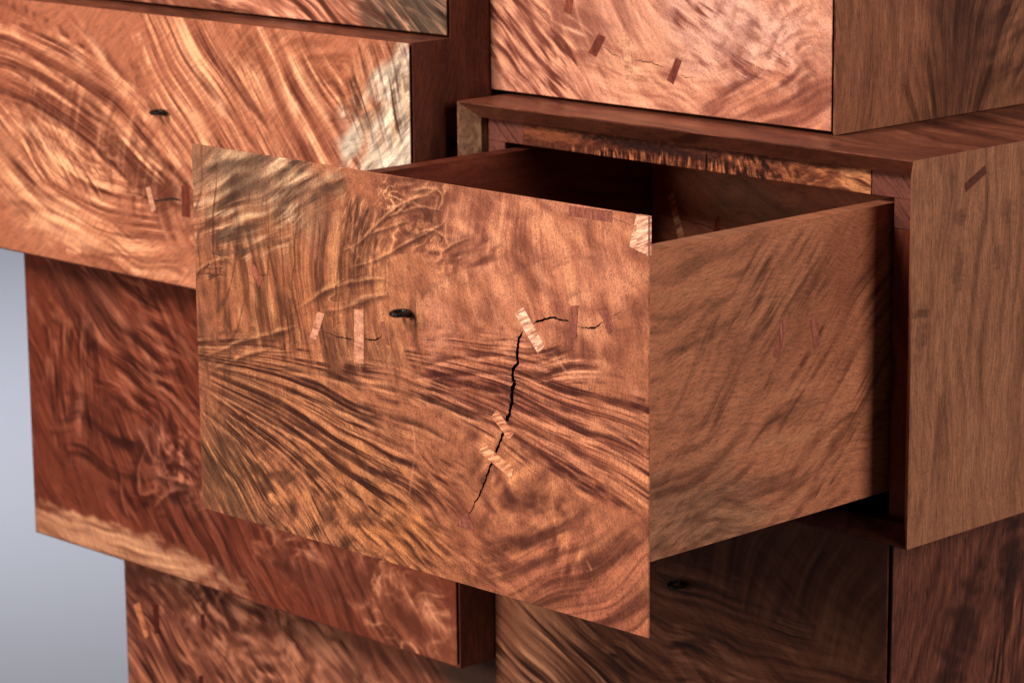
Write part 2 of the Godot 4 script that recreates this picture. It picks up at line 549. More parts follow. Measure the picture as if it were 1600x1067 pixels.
	var splits := [
		crack_outline([Vector2(27.80, 22.66), Vector2(28.36, 22.15), Vector2(28.87, 21.44), Vector2(29.69, 20.14), Vector2(30.50, 18.56), Vector2(31.12, 17.36), Vector2(31.49, 16.52), Vector2(31.99, 15.48), Vector2(32.42, 14.43), Vector2(32.60, 13.75), Vector2(32.73, 12.96), Vector2(32.86, 12.43), Vector2(32.75, 11.85), Vector2(32.87, 11.33), Vector2(33.23, 10.93), Vector2(33.18, 10.35), Vector2(33.36, 9.47), Vector2(33.78, 8.82)], [0.2, 0.5, 0.9, 1.1, 1.2, 1.4, 1.5, 1.7, 1.9, 2.3, 2.4, 2.6, 1.9, 2.2, 1.8, 1.6], 11),
		crack_outline([Vector2(34.66, 8.19), Vector2(35.25, 7.89), Vector2(36.00, 7.62), Vector2(36.75, 7.51), Vector2(37.43, 7.54), Vector2(38.06, 7.53)], [1.0, 1.3, 1.1, 1.3, 1.1, 0.9], 12),
		crack_outline([Vector2(38.74, 7.68), Vector2(39.36, 7.76), Vector2(40.03, 7.66), Vector2(40.53, 7.42), Vector2(40.98, 7.11)], [0.7, 0.8, 1.0, 0.8, 0.6], 13),
		crack_outline([Vector2(41.53, 6.79), Vector2(42.09, 6.46), Vector2(42.69, 6.01)], [0.4, 0.35, 0.3], 14),
		crack_outline([Vector2(13.85, 11.65), Vector2(14.72, 11.79), Vector2(15.72, 11.87), Vector2(16.71, 11.86), Vector2(17.31, 11.77)], [0.4, 0.5, 0.6, 0.7, 0.6], 15),
		crack_outline([Vector2(18.24, 11.63), Vector2(19.02, 11.56), Vector2(19.68, 11.37), Vector2(20.14, 11.00)], [0.7, 0.8, 0.8, 0.6], 16),
		crack_outline([Vector2(7.21, 8.65), Vector2(7.91, 8.56), Vector2(8.62, 8.38)], [0.25, 0.3, 0.15], 17),
		crack_outline([Vector2(41.71, 0.45), Vector2(42.53, 0.59), Vector2(43.29, 0.78)], [0.3, 0.35, 0.3], 18),
	]
	cut_board(front_geo(FD, 0.0, 0.016), "front", mat("main_front", 0.42, 0.3), d, Vector3(-0.448, 0, 0), splits)
	var yb := -0.2365
	var yt := -0.0315
	var zb := -0.442
	var g := Geo.new()
	g.fr = [-0.016, yt, 0.43, 0.205]
	g.ax = 0
	g.box(Vector3(-0.052, yb, zb), Vector3(-0.0378, yt, -0.0162), 0.0007)
	put(g, "side", mat("drawer_side", 0.5), d)
	g = Geo.new()
	g.box(Vector3(-0.412, yb, zb), Vector3(-0.397, yt, -0.0162), 0.0007)
	put(g, "side", mat("walnut_red", 0.5), d)
	g = Geo.new()
	g.fr = [-0.397, yt, 0.347, 0.205]
	g.box(Vector3(-0.3968, yb, zb), Vector3(-0.0522, yt - 0.001, -0.428), 0.0006)
	put(g, "back", mat("drawer_back", 0.45), d)
	g = Geo.new()
	g.box(Vector3(-0.3968, yb + 0.008, -0.4278), Vector3(-0.0522, yb + 0.014, -0.0164), 0.0004)
	put(g, "bottom", mat("walnut"), d)
	o = Vector3(-0.448, 0.0, 0.0)
	ring_pull(d, at_face(o, Vector2(22.81, 9.07)))
	inlay(d, [Vector2(13.48, 10.39), Vector2(14.22, 10.42), Vector2(13.28, 12.41), Vector2(12.60, 12.33)], o, X, N, "strip_pink")
	inlay(d, [Vector2(17.31, 9.67), Vector2(18.29, 9.58), Vector2(18.19, 13.38), Vector2(17.26, 13.44)], o, X, N, "strip_pink")
	inlay(d, [Vector2(20.03, 10.17), Vector2(20.36, 10.08), Vector2(20.83, 11.69), Vector2(20.57, 11.64)], o, X, N, "strip_mid")
	inlay(d, [Vector2(33.03, 7.75), Vector2(33.80, 7.22), Vector2(35.70, 9.50), Vector2(35.11, 10.09)], o, X, N, "strip_light")
	inlay(d, [Vector2(38.07, 6.54), Vector2(38.75, 6.40), Vector2(38.56, 8.57), Vector2(37.94, 8.58)], o, X, N, "strip_mid")
	inlay(d, [Vector2(40.48, 6.40), Vector2(41.20, 6.14), Vector2(41.87, 7.47), Vector2(41.37, 7.87)], o, X, N, "strip_mid")
	inlay(d, [Vector2(30.73, 14.96), Vector2(31.28, 14.40), Vector2(32.82, 15.73), Vector2(32.39, 16.27)], o, X, N, "strip_light", Color(0.9, 0.78, 0.7))
	inlay(d, [Vector2(29.54, 17.55), Vector2(29.98, 16.91), Vector2(32.79, 18.06), Vector2(32.54, 18.83)], o, X, N, "strip_light", Color(0.95, 0.85, 0.76))
	inlay(d, [Vector2(43.78, 0.02), Vector2(44.75, 0.03), Vector2(44.75, 2.44), Vector2(43.18, 2.07)], o, X, N, "strip_light")
	inlay(d, [Vector2(37.99, 0.15), Vector2(41.71, 0.04), Vector2(41.71, 0.73), Vector2(37.93, 0.77)], o, X, N, "strip_mid")
	inlay(d, [Vector2(6.38, 8.12), Vector2(6.81, 7.93), Vector2(7.54, 9.07), Vector2(7.17, 9.53)], o, X, N, "strip_mid", Color(1.08, 1.05, 1.05))
	inlay(d, [Vector2(27.68, 22.42), Vector2(28.37, 21.89), Vector2(28.97, 22.92), Vector2(27.30, 23.07)], o, X, N, "strip_mid")
	# let-in strips on the side and back of the open box
	o = Vector3(-0.0378, -0.0315, -0.016)
	inlay(d, [Vector2(15.43, 6.47), Vector2(16.08, 6.44), Vector2(15.21, 9.05), Vector2(14.55, 8.82)], o, Vector3(0, 0, -1), X, "strip_mid")
	inlay(d, [Vector2(18.40, 6.92), Vector2(19.13, 6.86), Vector2(19.44, 8.85), Vector2(18.78, 8.97)], o, Vector3(0, 0, -1), X, "strip_mid")
	o = Vector3(-0.397, -0.0315, -0.428)
	inlay(d, [Vector2(1.77, 5.03), Vector2(2.39, 4.81), Vector2(3.72, 8.34), Vector2(3.10, 8.72)], o, X, N, "strip_light", Color(1.0, 0.93, 0.84))
	inlay(d, [Vector2(6.93, 6.45), Vector2(7.33, 6.04), Vector2(7.55, 7.86), Vector2(6.67, 8.07)], o, X, N, "strip_mid", Color(0.9, 0.75, 0.7))
	crack(d, [Vector2(0.30, 6.61), Vector2(2.95, 6.77), Vector2(5.71, 7.06), Vector2(8.42, 7.45)], [0.3, 0.5, 0.5, 0.4], o, N, 21)


func at_face(o: Vector3, p: Vector2) -> Vector3:
	return o + Vector3(p.x * 0.01, -p.y * 0.01, 0.0)

# =====================================================================  wood figure, computed
# A band of rows of one board's colour, in centimetres from its upper left corner.
class Board:
	var w: int
	var h: int
	var y0: int
	var y1: int
	var cx: float            # centimetres per pixel
	var cy: float
	var R := PackedFloat32Array()
	var G := PackedFloat32Array()
	var B := PackedFloat32Array()
	var na := FastNoiseLite.new()
	var nb := FastNoiseLite.new()

	func _init(pw: int, ph: int, cw: float, ch: float, a: int, b: int):
		w = pw
		h = ph
		cx = cw / pw
		cy = ch / ph
		y0 = a
		y1 = b
		R.resize(w * (b - a))
		G.resize(w * (b - a))
		B.resize(w * (b - a))
		na.frequency = 1.0
		nb.frequency = 1.0
		na.fractal_octaves = 2
		nb.fractal_octaves = 2
		na.fractal_gain = 0.5
		na.noise_type = FastNoiseLite.TYPE_SIMPLEX_SMOOTH
		nb.noise_type = FastNoiseLite.TYPE_SIMPLEX_SMOOTH

	func base(c: Color):
		R.fill(c.r)
		G.fill(c.g)
		B.fill(c.b)

	# rows of this band that an ellipse can reach
	func rows(my: float, reach: float) -> Vector2i:
		return Vector2i(clampi(int((my - reach) / cy), y0, y1), clampi(int((my + reach) / cy) + 1, y0, y1))

	func cols(mx: float, reach: float) -> Vector2i:
		return Vector2i(clampi(int((mx - reach) / cx), 0, w), clampi(int((mx + reach) / cx) + 1, 0, w))

	# a cloud of another tone with an uneven edge: m = [x, y, rx, ry, degrees, softness]
	func blob(m: Array, c: Color, amt: float, rag := 0.35, sd := 1):
		nb.seed = sd
		var mx: float = m[0]
		var my: float = m[1]
		var ca := cos(deg_to_rad(m[4]))
		var sa := sin(deg_to_rad(m[4]))
		var irx: float = 1.0 / m[2]
		var iry: float = 1.0 / m[3]
		var isoft: float = 1.0 / m[5]
		var reach: float = maxf(m[2], m[3]) * (1.0 + rag)
		var rr := rows(my, reach)
		var cc := cols(mx, reach)
		var fq: float = 1.6 / minf(m[2], m[3])
		var fa: float = fq * 0.5
		for y in range(rr.x, rr.y):
			var dy := (y + 0.5) * cy - my
			var i := (y - y0) * w + cc.x
			for x in range(cc.x, cc.y):
				var dx := (x + 0.5) * cx - mx
				var p := dx * ca + dy * sa
				var q := dy * ca - dx * sa
				var d := sqrt(p * p * irx * irx + q * q * iry * iry)
				if d < 1.0 + rag:
					d += nb.get_noise_2d(p * fa + 7.0, q * fq) * rag
					var k := clampf((1.0 - d) * isoft, 0.0, 1.0)
					k = k * k * (3.0 - 2.0 * k) * amt
					R[i] += (c.r - R[i]) * k
					G[i] += (c.g - G[i]) * k
					B[i] += (c.b - B[i]) * k
				i += 1

	# figure: noise drawn out along lines, fans or arcs.
	# m as in blob. c = [kind, x, y, degrees or radius scale, bend]; kind 0 lines, 1 fan from a point, 2 arcs round a point
	# n = [frequency along, frequency across, warp, mode, dark, light, seed]
	# mode 0 soft bands, 1 thin bright ridges, 2 thin dark lines, 3 folds (lit from one side)
	func fig(m: Array, c: Array, n: Array, dark: Color, light: Color):
		var mx: float = m[0]
		var my: float = m[1]
		var ca := cos(deg_to_rad(m[4]))
		var sa := sin(deg_to_rad(m[4]))
		var irx: float = 1.0 / m[2]
		var iry: float = 1.0 / m[3]
		var isoft: float = 1.0 / m[5]
		var reach: float = maxf(m[2], m[3]) * 1.3
		var rr := rows(my, reach)
		var cc := cols(mx, reach)
		var kind: int = c[0]
		var ox: float = c[1]
		var oy: float = c[2]
		var par: float = c[3]
		var bend: float = c[4]
		var oc := cos(deg_to_rad(par))
		var os := sin(deg_to_rad(par))
		var fs: float = n[0]
		var ft: float = n[1]
		var warp: float = n[2]
		var mode: int = n[3]
		var kd: float = n[4]
		var kl: float = n[5]
		na.seed = n[6]
		nb.seed = int(n[6]) + 77
		for y in range(rr.x, rr.y):
			var yy := (y + 0.5) * cy
			var dy := yy - my
			var i := (y - y0) * w + cc.x - 1
			for x in range(cc.x, cc.y):
				i += 1
				var xx := (x + 0.5) * cx
				var dx := xx - mx
				var p := (dx * ca + dy * sa) * irx
				var q := (dy * ca - dx * sa) * iry
				var d := p * p + q * q
				if d > 1.69:
					continue
				d = sqrt(d) + nb.get_noise_2d(xx * 0.45 + 31.0, yy * 0.45) * 0.3
				if d >= 1.0:
					continue
				var k := minf((1.0 - d) * isoft, 1.0)
				k = k * k * (3.0 - 2.0 * k)
				var s: float
				var t: float
				var ex := xx - ox
				var ey := yy - oy
				if kind == 0:
					s = ex * oc + ey * os
					t = ey * oc - ex * os + bend * s * s
				else:
					var r := sqrt(ex * ex + ey * ey)
					var a := atan2(ey, ex)
					if kind == 1:
						s = r
						t = (a - bend * r) * par
					else:
						s = a * par
						t = r
				var wn := nb.get_noise_2d(xx * 0.075, yy * 0.075)
				t += warp * (wn + 0.05 * nb.get_noise_2d(xx * 0.33 + 9.0, yy * 0.33))
				s += warp * 2.0 * wn
				var v := na.get_noise_2d(s * fs, t * ft)
				if mode == 1:
					# silk folds: a bright rim that fades on one side, a dark edge on the other
					var e := clampf(v * 22.0, -1.0, 1.0)
					var am := clampf(0.65 + 1.3 * nb.get_noise_2d(xx * 0.21 + 50.0, yy * 0.21), 0.1, 1.2)
					v = (e * exp(-v * 15.0) if v > 0.0 else e * exp(v * 6.0) * 0.9) * am
				elif mode == 5:
					# burl: a net of bright lines over darker pools
					var am := clampf(0.7 + 1.2 * nb.get_noise_2d(xx * 0.19 + 50.0, yy * 0.19), 0.15, 1.2)
					var v2 := na.get_noise_2d(s * fs * 2.1 + 40.0, t * ft * 2.1 + v * 0.6)
					v = (0.7 * pow(maxf(0.0, 1.0 - absf(v) * 1.5), 2.2) + 0.3 * pow(maxf(0.0, 1.0 - absf(v2) * 2.0), 3.0)) * am - 0.32 + v * 0.3
				elif mode == 2:
					v = -pow(maxf(0.0, 1.0 - absf(v) * 7.0), 1.5) + v * 0.35
				elif mode == 3:
					# streaks: broad, fine and finest ones drawn out along the same way, fading in and out
					var am := clampf(0.8 + 0.9 * nb.get_noise_2d(xx * 0.15 + 50.0, yy * 0.15), 0.2, 1.25)
					var v2 := na.get_noise_2d(s * fs * 1.3 + 40.0, t * ft * 2.3)
					var v3 := na.get_noise_2d(s * fs * 1.9 + 80.0, t * ft * 5.6)
					v = v * 0.80 + v2 * 0.65 + v3 * 0.50 + 0.28 * na.get_noise_2d(s * fs * 2.6 + 120.0, t * ft * 12.0) + (v - na.get_noise_2d(s * fs + 0.03, t * ft + 0.14)) * 0.55
					v *= am * 1.25
				else:
					v = v * 1.2 + na.get_noise_2d(s * fs * 1.4 + 40.0, t * ft * 2.4) * 0.55
				if v < 0.0:
					k *= minf(-v * kd, 1.0)
					R[i] += (dark.r - R[i]) * k
					G[i] += (dark.g - G[i]) * k
					B[i] += (dark.b - B[i]) * k
				else:
					k *= minf(v * kl, 1.0)
					R[i] += (light.r - R[i]) * k
					G[i] += (light.g - G[i]) * k
					B[i] += (light.b - B[i]) * k

	# one fold or line that wanders through points. w: half width in centimetres.
	# side 0: bright on its upper left, dark on its lower right; 1 bright only; 2 dark only; 3 as 0 the other way round
	func stroke(pts: Array, w0: float, amt: float, dark: Color, light: Color, side := 0, sd := 1):
		var cu := Curve2D.new()
		for i in pts.size():
			var a: Vector2 = pts[maxi(i - 1, 0)]
			var b: Vector2 = pts[mini(i + 1, pts.size() - 1)]
			cu.add_point(pts[i], -(b - a) / 6.0, (b - a) / 6.0)
		cu.bake_interval = 0.3
		var bp := cu.get_baked_points()
		if bp.size() < 2:
			return
		var box := Rect2(bp[0], Vector2.ZERO)
		for q in bp:
			box = box.expand(q)
		box = box.grow(w0 * 2.2)
		var rx0 := clampi(int(box.position.x / cx), 0, w)
		var rx1 := clampi(int(box.end.x / cx) + 1, 0, w)
		var ry0 := clampi(int(box.position.y / cy), y0, y1)
		var ry1 := clampi(int(box.end.y / cy) + 1, y0, y1)
		var bw := rx1 - rx0
		if bw <= 0 or ry1 <= ry0:
			return
		var dist := PackedFloat32Array()
		dist.resize(bw * (ry1 - ry0))
		dist.fill(1e6)
		var along := PackedFloat32Array()
		along.resize(dist.size())
		var n := bp.size() - 1
		var reach := w0 * 2.1
		for k in n:
			var a := bp[k]
			var e := bp[k + 1] - a
			var l2 := maxf(e.length_squared(), 1e-6)
			var l1 := sqrt(l2)
			var x0 := clampi(int((minf(a.x, a.x + e.x) - reach) / cx), rx0, rx1)
			var x1 := clampi(int((maxf(a.x, a.x + e.x) + reach) / cx) + 1, rx0, rx1)
			var ya := clampi(int((minf(a.y, a.y + e.y) - reach) / cy), ry0, ry1)
			var yb := clampi(int((maxf(a.y, a.y + e.y) + reach) / cy) + 1, ry0, ry1)
			for y in range(ya, yb):
				var py := (y + 0.5) * cy - a.y
				var i := (y - ry0) * bw + x0 - rx0
				for x in range(x0, x1):
					var px := (x + 0.5) * cx - a.x
					var f := clampf((px * e.x + py * e.y) / l2, 0.0, 1.0)
					var qx := px - e.x * f
					var qy := py - e.y * f
					var d := sqrt(qx * qx + qy * qy)
					if d < absf(dist[i]):
						dist[i] = -d if px * e.y - py * e.x > 0.0 else d
						along[i] = (k + f) / n
					i += 1
		nb.seed = sd + 300
		var len := cu.get_baked_length()
		var flip := -1.0 if side == 3 else 1.0
		for y in range(ry0, ry1):
			var i := (y - ry0) * bw
			var o := (y - y0) * w + rx0
			for x in range(rx0, rx1):
				var d := dist[i] * flip
				if absf(d) < reach:
					var u := along[i]
					var wob := nb.get_noise_2d(u * len * 0.22, 5.0) * 0.8 + 0.25 * nb.get_noise_2d(x * cx * 0.5, y * cy * 0.5)
					var ends := minf(minf(u, 1.0 - u) * 5.0, 1.0)
					var ww := w0 * (0.45 + 0.55 * ends) * (1.0 + 0.6 * wob)
					d += wob * w0 * 0.35
					var k := 0.0
					var c := dark
					if side == 1 or side == 2:
						k = maxf(0.0, 1.0 - absf(d) / (ww * 1.1))
						c = light if side == 1 else dark
					elif d > 0.0:
						k = maxf(0.0, 1.0 - d / (ww * 1.9)) * clampf(d / (ww * 0.5) + 0.25, 0.0, 1.0)
					else:
						k = maxf(0.0, 1.0 + d / (ww * 1.2)) * clampf(-d / (ww * 0.5) + 0.25, 0.0, 1.0)
						c = light
					k = k * k * (3.0 - 2.0 * k) * amt * (0.15 + 0.85 * ends) * (0.8 + 1.1 * wob)
					k = clampf(k, 0.0, 1.0)
					R[o] += (c.r - R[o]) * k
					G[o] += (c.g - G[o]) * k
					B[o] += (c.b - B[o]) * k
				i += 1
				o += 1

	# fibre: fine dashes drawn out along the grain, and a sparkle all over. deg: grain direction
	func pores(deg: float, along: float, across: float, dash: float, spark: float, sd: int, sway := 0.5, bend := 0.0):
		na.seed = sd
		nb.seed = sd + 5
		na.fractal_octaves = 1
		var ca := cos(deg_to_rad(deg))
		var sa := sin(deg_to_rad(deg))
		var i := 0
		for y in range(y0, y1):
			var yy := (y + 0.5) * cy
			for x in w:
				var xx := (x + 0.5) * cx
				var wn := nb.get_noise_2d(xx * 0.06, yy * 0.06) * sway * 3.0 + nb.get_noise_2d(xx * 0.25, yy * 0.25) * sway * 0.15
				var s := xx * ca + yy * sa
				var t := yy * ca - xx * sa + wn + bend * s * s
				var v := na.get_noise_2d(s * along, t * across)
				var v2 := na.get_noise_2d(s * along * 0.4 + 60.0, t * across * 0.35)
				var f := 1.0 - dash * (maxf(0.0, v - 0.1) * 1.3 - 0.35 * minf(v, 0.0) + 0.4 * v2 - 0.1) + spark * na.get_noise_2d(xx * 7.0, yy * 5.0) * (1.0 + 0.7 * v2)
				R[i] *= f
				G[i] *= f * (1.0 - 0.06 * (1.0 - f))
				B[i] *= f
				i += 1
		na.fractal_octaves = 2

	func bytes() -> PackedByteArray:
		var out := PackedByteArray()
		out.resize(R.size() * 3)
		var j := 0
		for i in R.size():
			var f := clampf(1.0 + 0.38 * (R[i] - 0.62), 0.8, 1.1)
			out[j] = int(minf(f * 1.04 * pow(maxf(R[i], 0.0), 1.30), 1.0) * 255.0)
			out[j + 1] = int(minf(f * 1.045 * pow(maxf(G[i], 0.0), 1.185), 1.0) * 255.0)
			out[j + 2] = int(minf(f * 1.03 * pow(maxf(B[i], 0.0), 1.07), 1.0) * 255.0)
			j += 3
		return out


var work: Array = []
var done: Array = []
var next_job := 0
var lock := Mutex.new()


func worker():
	while true:
		lock.lock()
		var k := next_job
		next_job += 1
		lock.unlock()
		if k >= work.size():
			return
		var j: Array = work[k]
		var b := Board.new(j[2], j[3], j[4], j[5], j[6], j[7])
		var f: Callable = j[1]
		f.call(b)
		var by := b.bytes()
		lock.lock()
		done[k] = by
		lock.unlock()


func paint_all():
	# name, painter, pixels, centimetres
	var list := [
		["main_front", paint_main, 1260, 784, 44.8, 27.0],
		["middle_left", paint_middle_left, 1176, 462, 65.78, 23.05],
		["lower_left", paint_lower_left, 1008, 560, 58.58, 28.15],
		["upper_right", paint_upper_right, 784, 588, 35.1, 29.4],
		["bottom_left", paint_bottom_left, 784, 448, 52.0, 27.7],
		["bottom_right", paint_bottom_right, 784, 728, 40.8, 47.0],
		["upper_left", paint_upper_left, 868, 420, 55.5, 24.6],
		["drawer_side", paint_drawer_side, 784, 588, 43.0, 20.5],
		["middle_side", paint_middle_side, 420, 784, 22.0, 27.1],
		["upper_side", paint_upper_side, 504, 560, 26.0, 29.48],
		["lower_side", paint_lower_side, 392, 560, 20.0, 30.0],
		["left_side", paint_left_side, 420, 1092, 30.0, 78.0],
		["drawer_back", paint_drawer_back, 588, 336, 34.7, 20.5],
		["walnut", paint_walnut, 448, 448, 32.0, 32.0],
		["walnut_red", paint_walnut_red, 420, 420, 30.0, 30.0],
		["walnut_dark", paint_walnut_dark, 420, 420, 32.0, 32.0],
		["top_board", paint_top, 644, 644, 50.0, 50.0],
		["pale_stile", paint_pale, 168, 448, 8.0, 27.1],
		["end_grain", paint_end_grain, 224, 224, 12.0, 12.0],
		["rail", paint_rail, 1008, 67, 34.2, 1.9],
		["strip_light", paint_strip_light, 48, 96, 2.0, 3.0],
		["strip_pink", paint_strip_pink, 48, 96, 2.0, 3.0],
		["strip_mid", paint_strip_mid, 48, 96, 2.0, 3.0],
		["strip_dark", paint_strip_dark, 48, 96, 2.0, 3.0],
	]
	for l in list:
		var rowsn := maxi(1, int(float(MAXBAND) / l[2]))
		var y := 0
		while y < l[3]:
			work.append([l[0], l[1], l[2], l[3], l[4], l[5], y, mini(y + rowsn, l[3])])
			y += rowsn
	done.resize(work.size())
	var ts: Array = []
	for k in 4:
		var t := Thread.new()
		t.start(worker)
		ts.append(t)
	for t in ts:
		t.wait_to_finish()
	for l in list:
		var all := PackedByteArray()
		for k in work.size():
			if work[k][0] == l[0]:
				all.append_array(done[k])
		tex[l[0]] = ImageTexture.create_from_image(Image.create_from_data(l[2], l[3], false, Image.FORMAT_RGB8, all))


static func rgb(r: float, g: float, b: float) -> Color:
	return Color(r, g, b)


# ---------------------------------------------------------------- the open drawer's front
func paint_main(t: Board):
	var dk := rgb(0.36, 0.19, 0.115)
	var lt := rgb(0.86, 0.61, 0.42)
	t.base(rgb(0.68, 0.425, 0.285))
	# tones
	t.blob([5.78, 2.42, 12, 7, 15, 0.8], rgb(0.62, 0.46, 0.345), 0.85, 0.4, 3)
	t.blob([9.68, 9.69, 11, 8, 20, 0.8], rgb(0.69, 0.42, 0.26), 0.7, 0.4, 4)
	t.blob([28.04, 1.64, 11, 4, 5, 0.9], rgb(0.57, 0.335, 0.235), 0.85, 0.4, 5)
	t.blob([37.96, 4.57, 13, 8, 10, 0.9], rgb(0.76, 0.485, 0.35), 0.85, 0.4, 6)
	t.blob([17.68, 12.61, 6, 3.5, 10, 0.9], rgb(0.55, 0.335, 0.225), 0.7, 0.4, 61)
	t.blob([35.02, 13.36, 14, 5, 18, 0.8], rgb(0.63, 0.35, 0.235), 0.8, 0.4, 7)
	t.blob([2.67, 23.92, 8, 6, 60, 0.9], rgb(0.46, 0.29, 0.19), 0.85, 0.4, 8)
	t.blob([5.16, 16.85, 8, 3, 20, 0.9], rgb(0.50, 0.31, 0.20), 0.7, 0.4, 9)
	t.blob([18.71, 22.82, 11, 5, 30, 0.9], rgb(0.68, 0.42, 0.24), 0.85, 0.4, 10)
	t.blob([28.89, 23.99, 8, 4, 30, 0.9], rgb(0.60, 0.34, 0.22), 0.6, 0.4, 11)
	t.blob([38.42, 25.08, 10, 5, 20, 0.9], rgb(0.60, 0.34, 0.235), 0.85, 0.4, 12)
	# upright wavy growth bands
	t.fig([11.77, 8.95, 15, 9, 5, 0.5], [0, 11.77, 8.95, 86.1, 0.012], [0.04, 0.42, 1.2, 3, 1.0, 0.8, 21], rgb(0.47, 0.275, 0.17), rgb(0.80, 0.565, 0.37))
	t.fig([10.41, 8.68, 12, 8, 5, 0.5], [0, 11.77, 8.95, 86.1, 0.012], [0.03, 0.36, 1.4, 2, 0.6, 0.3, 22], rgb(0.40, 0.225, 0.13), rgb(0.82, 0.58, 0.38))
	t.fig([35.10, 4.95, 15, 8, 8, 0.6], [0, 35.10, 4.95, 81.6, 0.01], [0.06, 0.42, 1.2, 3, 0.7, 0.8, 23], rgb(0.56, 0.325, 0.225), rgb(0.85, 0.60, 0.44))
	t.fig([36.25, 5.22, 15, 9, 8, 0.6], [0, 36.25, 4.80, 20, 0.0], [0.22, 0.3, 1.0, 0, 0.8, 0.9, 24], rgb(0.55, 0.31, 0.215), rgb(0.83, 0.58, 0.42))
	# dark slanting streaks at the top left
	t.fig([6.85, 2.08, 13, 6, -21.1, 0.5], [0, 7.19, 2.27, -22.1, 0.0], [0.12, 0.6, 1.3, 3, 0.95, 0.75, 25], rgb(0.43, 0.29, 0.21), rgb(0.88, 0.74, 0.59))
	t.blob([37.43, -0.68, 5, 2.2, 10, 0.9], rgb(0.80, 0.54, 0.40), 0.7, 0.5, 71)
	t.blob([31.56, 7.11, 4, 3, 60, 0.9], rgb(0.79, 0.53, 0.39), 0.6, 0.5, 72)
	t.blob([26.05, 10.04, 3, 4, 10, 0.9], rgb(0.80, 0.55, 0.42), 0.7, 0.5, 73)
	t.blob([41.32, 4.13, 3, 3, 0, 0.9], rgb(0.80, 0.54, 0.40), 0.6, 0.5, 74)
	# burl knots
	t.fig([21.82, 2.59, 7, 3.0, -32.0, 0.5], [0, 21.82, 2.59, -32.0, 0.0], [0.28, 0.7, 1.6, 5, 1.3, 1.3, 26], rgb(0.41, 0.215, 0.135), rgb(0.90, 0.67, 0.46))
	t.fig([23.11, 1.58, 4, 2.4, 0, 0.5], [0, 23.11, 1.58, 20, 0.0], [0.6, 0.9, 2.4, 5, 0.9, 1.4, 27], rgb(0.42, 0.22, 0.14), rgb(0.92, 0.70, 0.49))
	t.fig([25.24, 3.90, 3, 2.2, 40, 0.6], [0, 25.24, 3.90, -34.7, 0.0], [0.7, 1.0, 2.2, 5, 1.2, 1.4, 28], rgb(0.40, 0.21, 0.14), rgb(0.86, 0.62, 0.43))
	t.fig([15.47, 9.12, 7, 1.6, -20.3, 0.5], [0, 15.47, 9.12, -20.2, 0.01], [0.3, 1.0, 1.4, 1, 0.9, 0.9, 29], rgb(0.45, 0.25, 0.15), rgb(0.90, 0.67, 0.45))
	t.fig([2.27, 8.75, 3.4, 1.2, -21.0, 0.5], [0, 2.27, 8.75, -21.0, 0.0], [0.4, 1.2, 1.4, 1, 1.2, 0.9, 30], rgb(0.36, 0.20, 0.13), rgb(0.88, 0.68, 0.48))
	t.fig([6.71, 13.81, 7, 1.4, -20.1, 0.5], [0, 6.71, 13.81, -20.1, 0.0], [0.3, 1.1, 1.4, 1, 1.1, 0.9, 31], rgb(0.40, 0.20, 0.12), rgb(0.88, 0.62, 0.42))
	t.fig([28.90, 4.50, 4, 1.5, -20, 0.7], [0, 28.90, 4.50, -27.4, 0.0], [0.3, 0.8, 1.2, 0, 1.0, 0.4, 32], rgb(0.47, 0.25, 0.17), rgb(0.84, 0.6, 0.44))
	t.fig([17.93, 4.15, 4, 3, 60, 0.7], [0, 17.93, 4.15, -50.4, 0.0], [0.3, 0.9, 1.6, 3, 1.0, 0.8, 33], rgb(0.42, 0.26, 0.17), rgb(0.84, 0.62, 0.43))
	# lower left: fine slanting hatch
	t.fig([8.41, 24.53, 12, 7, 20, 0.5], [0, 8.42, 24.29, 41.8, 0.0], [0.22, 1.5, 1.0, 3, 0.9, 0.9, 34], rgb(0.34, 0.19, 0.11), rgb(0.82, 0.57, 0.35))
	t.fig([19.36, 23.16, 13, 6, 25, 0.5], [0, 19.36, 23.16, 30.1, 0.0], [0.2, 0.75, 1.4, 3, 1.0, 0.8, 35], rgb(0.42, 0.225, 0.135), rgb(0.84, 0.57, 0.35))
	t.fig([13.29, 24.31, 14, 6, 25, 0.6], [0, 13.29, 24.31, -29.3, 0.0], [0.25, 0.45, 1.2, 0, 0.9, 0.5, 36], rgb(0.41, 0.23, 0.14), rgb(0.80, 0.54, 0.34))
	# the big fan that spreads from the left edge
	t.fig([12.80, 18.62, 15, 5.6, 10.7, 0.35], [1, -7.10, 16.02, 15.0, 0.004], [0.025, 1.5, 0.35, 3, 1.5, 1.2, 37], rgb(0.35, 0.17, 0.105), rgb(0.77, 0.52, 0.34))
	t.fig([11.44, 18.15, 14, 4.8, 8.8, 0.4], [1, -7.10, 16.02, 15.0, 0.004], [0.03, 1.5, 0.35, 1, 1.0, 0.9, 38], rgb(0.33, 0.16, 0.10), rgb(0.90, 0.66, 0.46))
	t.fig([21.54, 14.24, 7, 1.6, 0.8, 0.5], [0, 21.54, 14.24, 0.7, 0.0], [0.08, 0.9, 0.6, 3, 1.3, 0.9, 39], rgb(0.37, 0.19, 0.12), rgb(0.84, 0.58, 0.41))
	# the second fan, running right from the middle
	t.fig([35.60, 13.90, 14, 4.6, 5.9, 0.35], [1, 11.64, 12.43, 19.0, 0.0035], [0.025, 1.35, 0.35, 3, 1.6, 1.2, 40], rgb(0.39, 0.18, 0.12), rgb(0.80, 0.54, 0.385))
	t.fig([35.60, 13.68, 13, 4.2, 4.9, 0.4], [1, 11.64, 12.43, 19.0, 0.0035], [0.03, 1.4, 0.35, 1, 1.0, 0.85, 41], rgb(0.38, 0.18, 0.12), rgb(0.90, 0.65, 0.48))
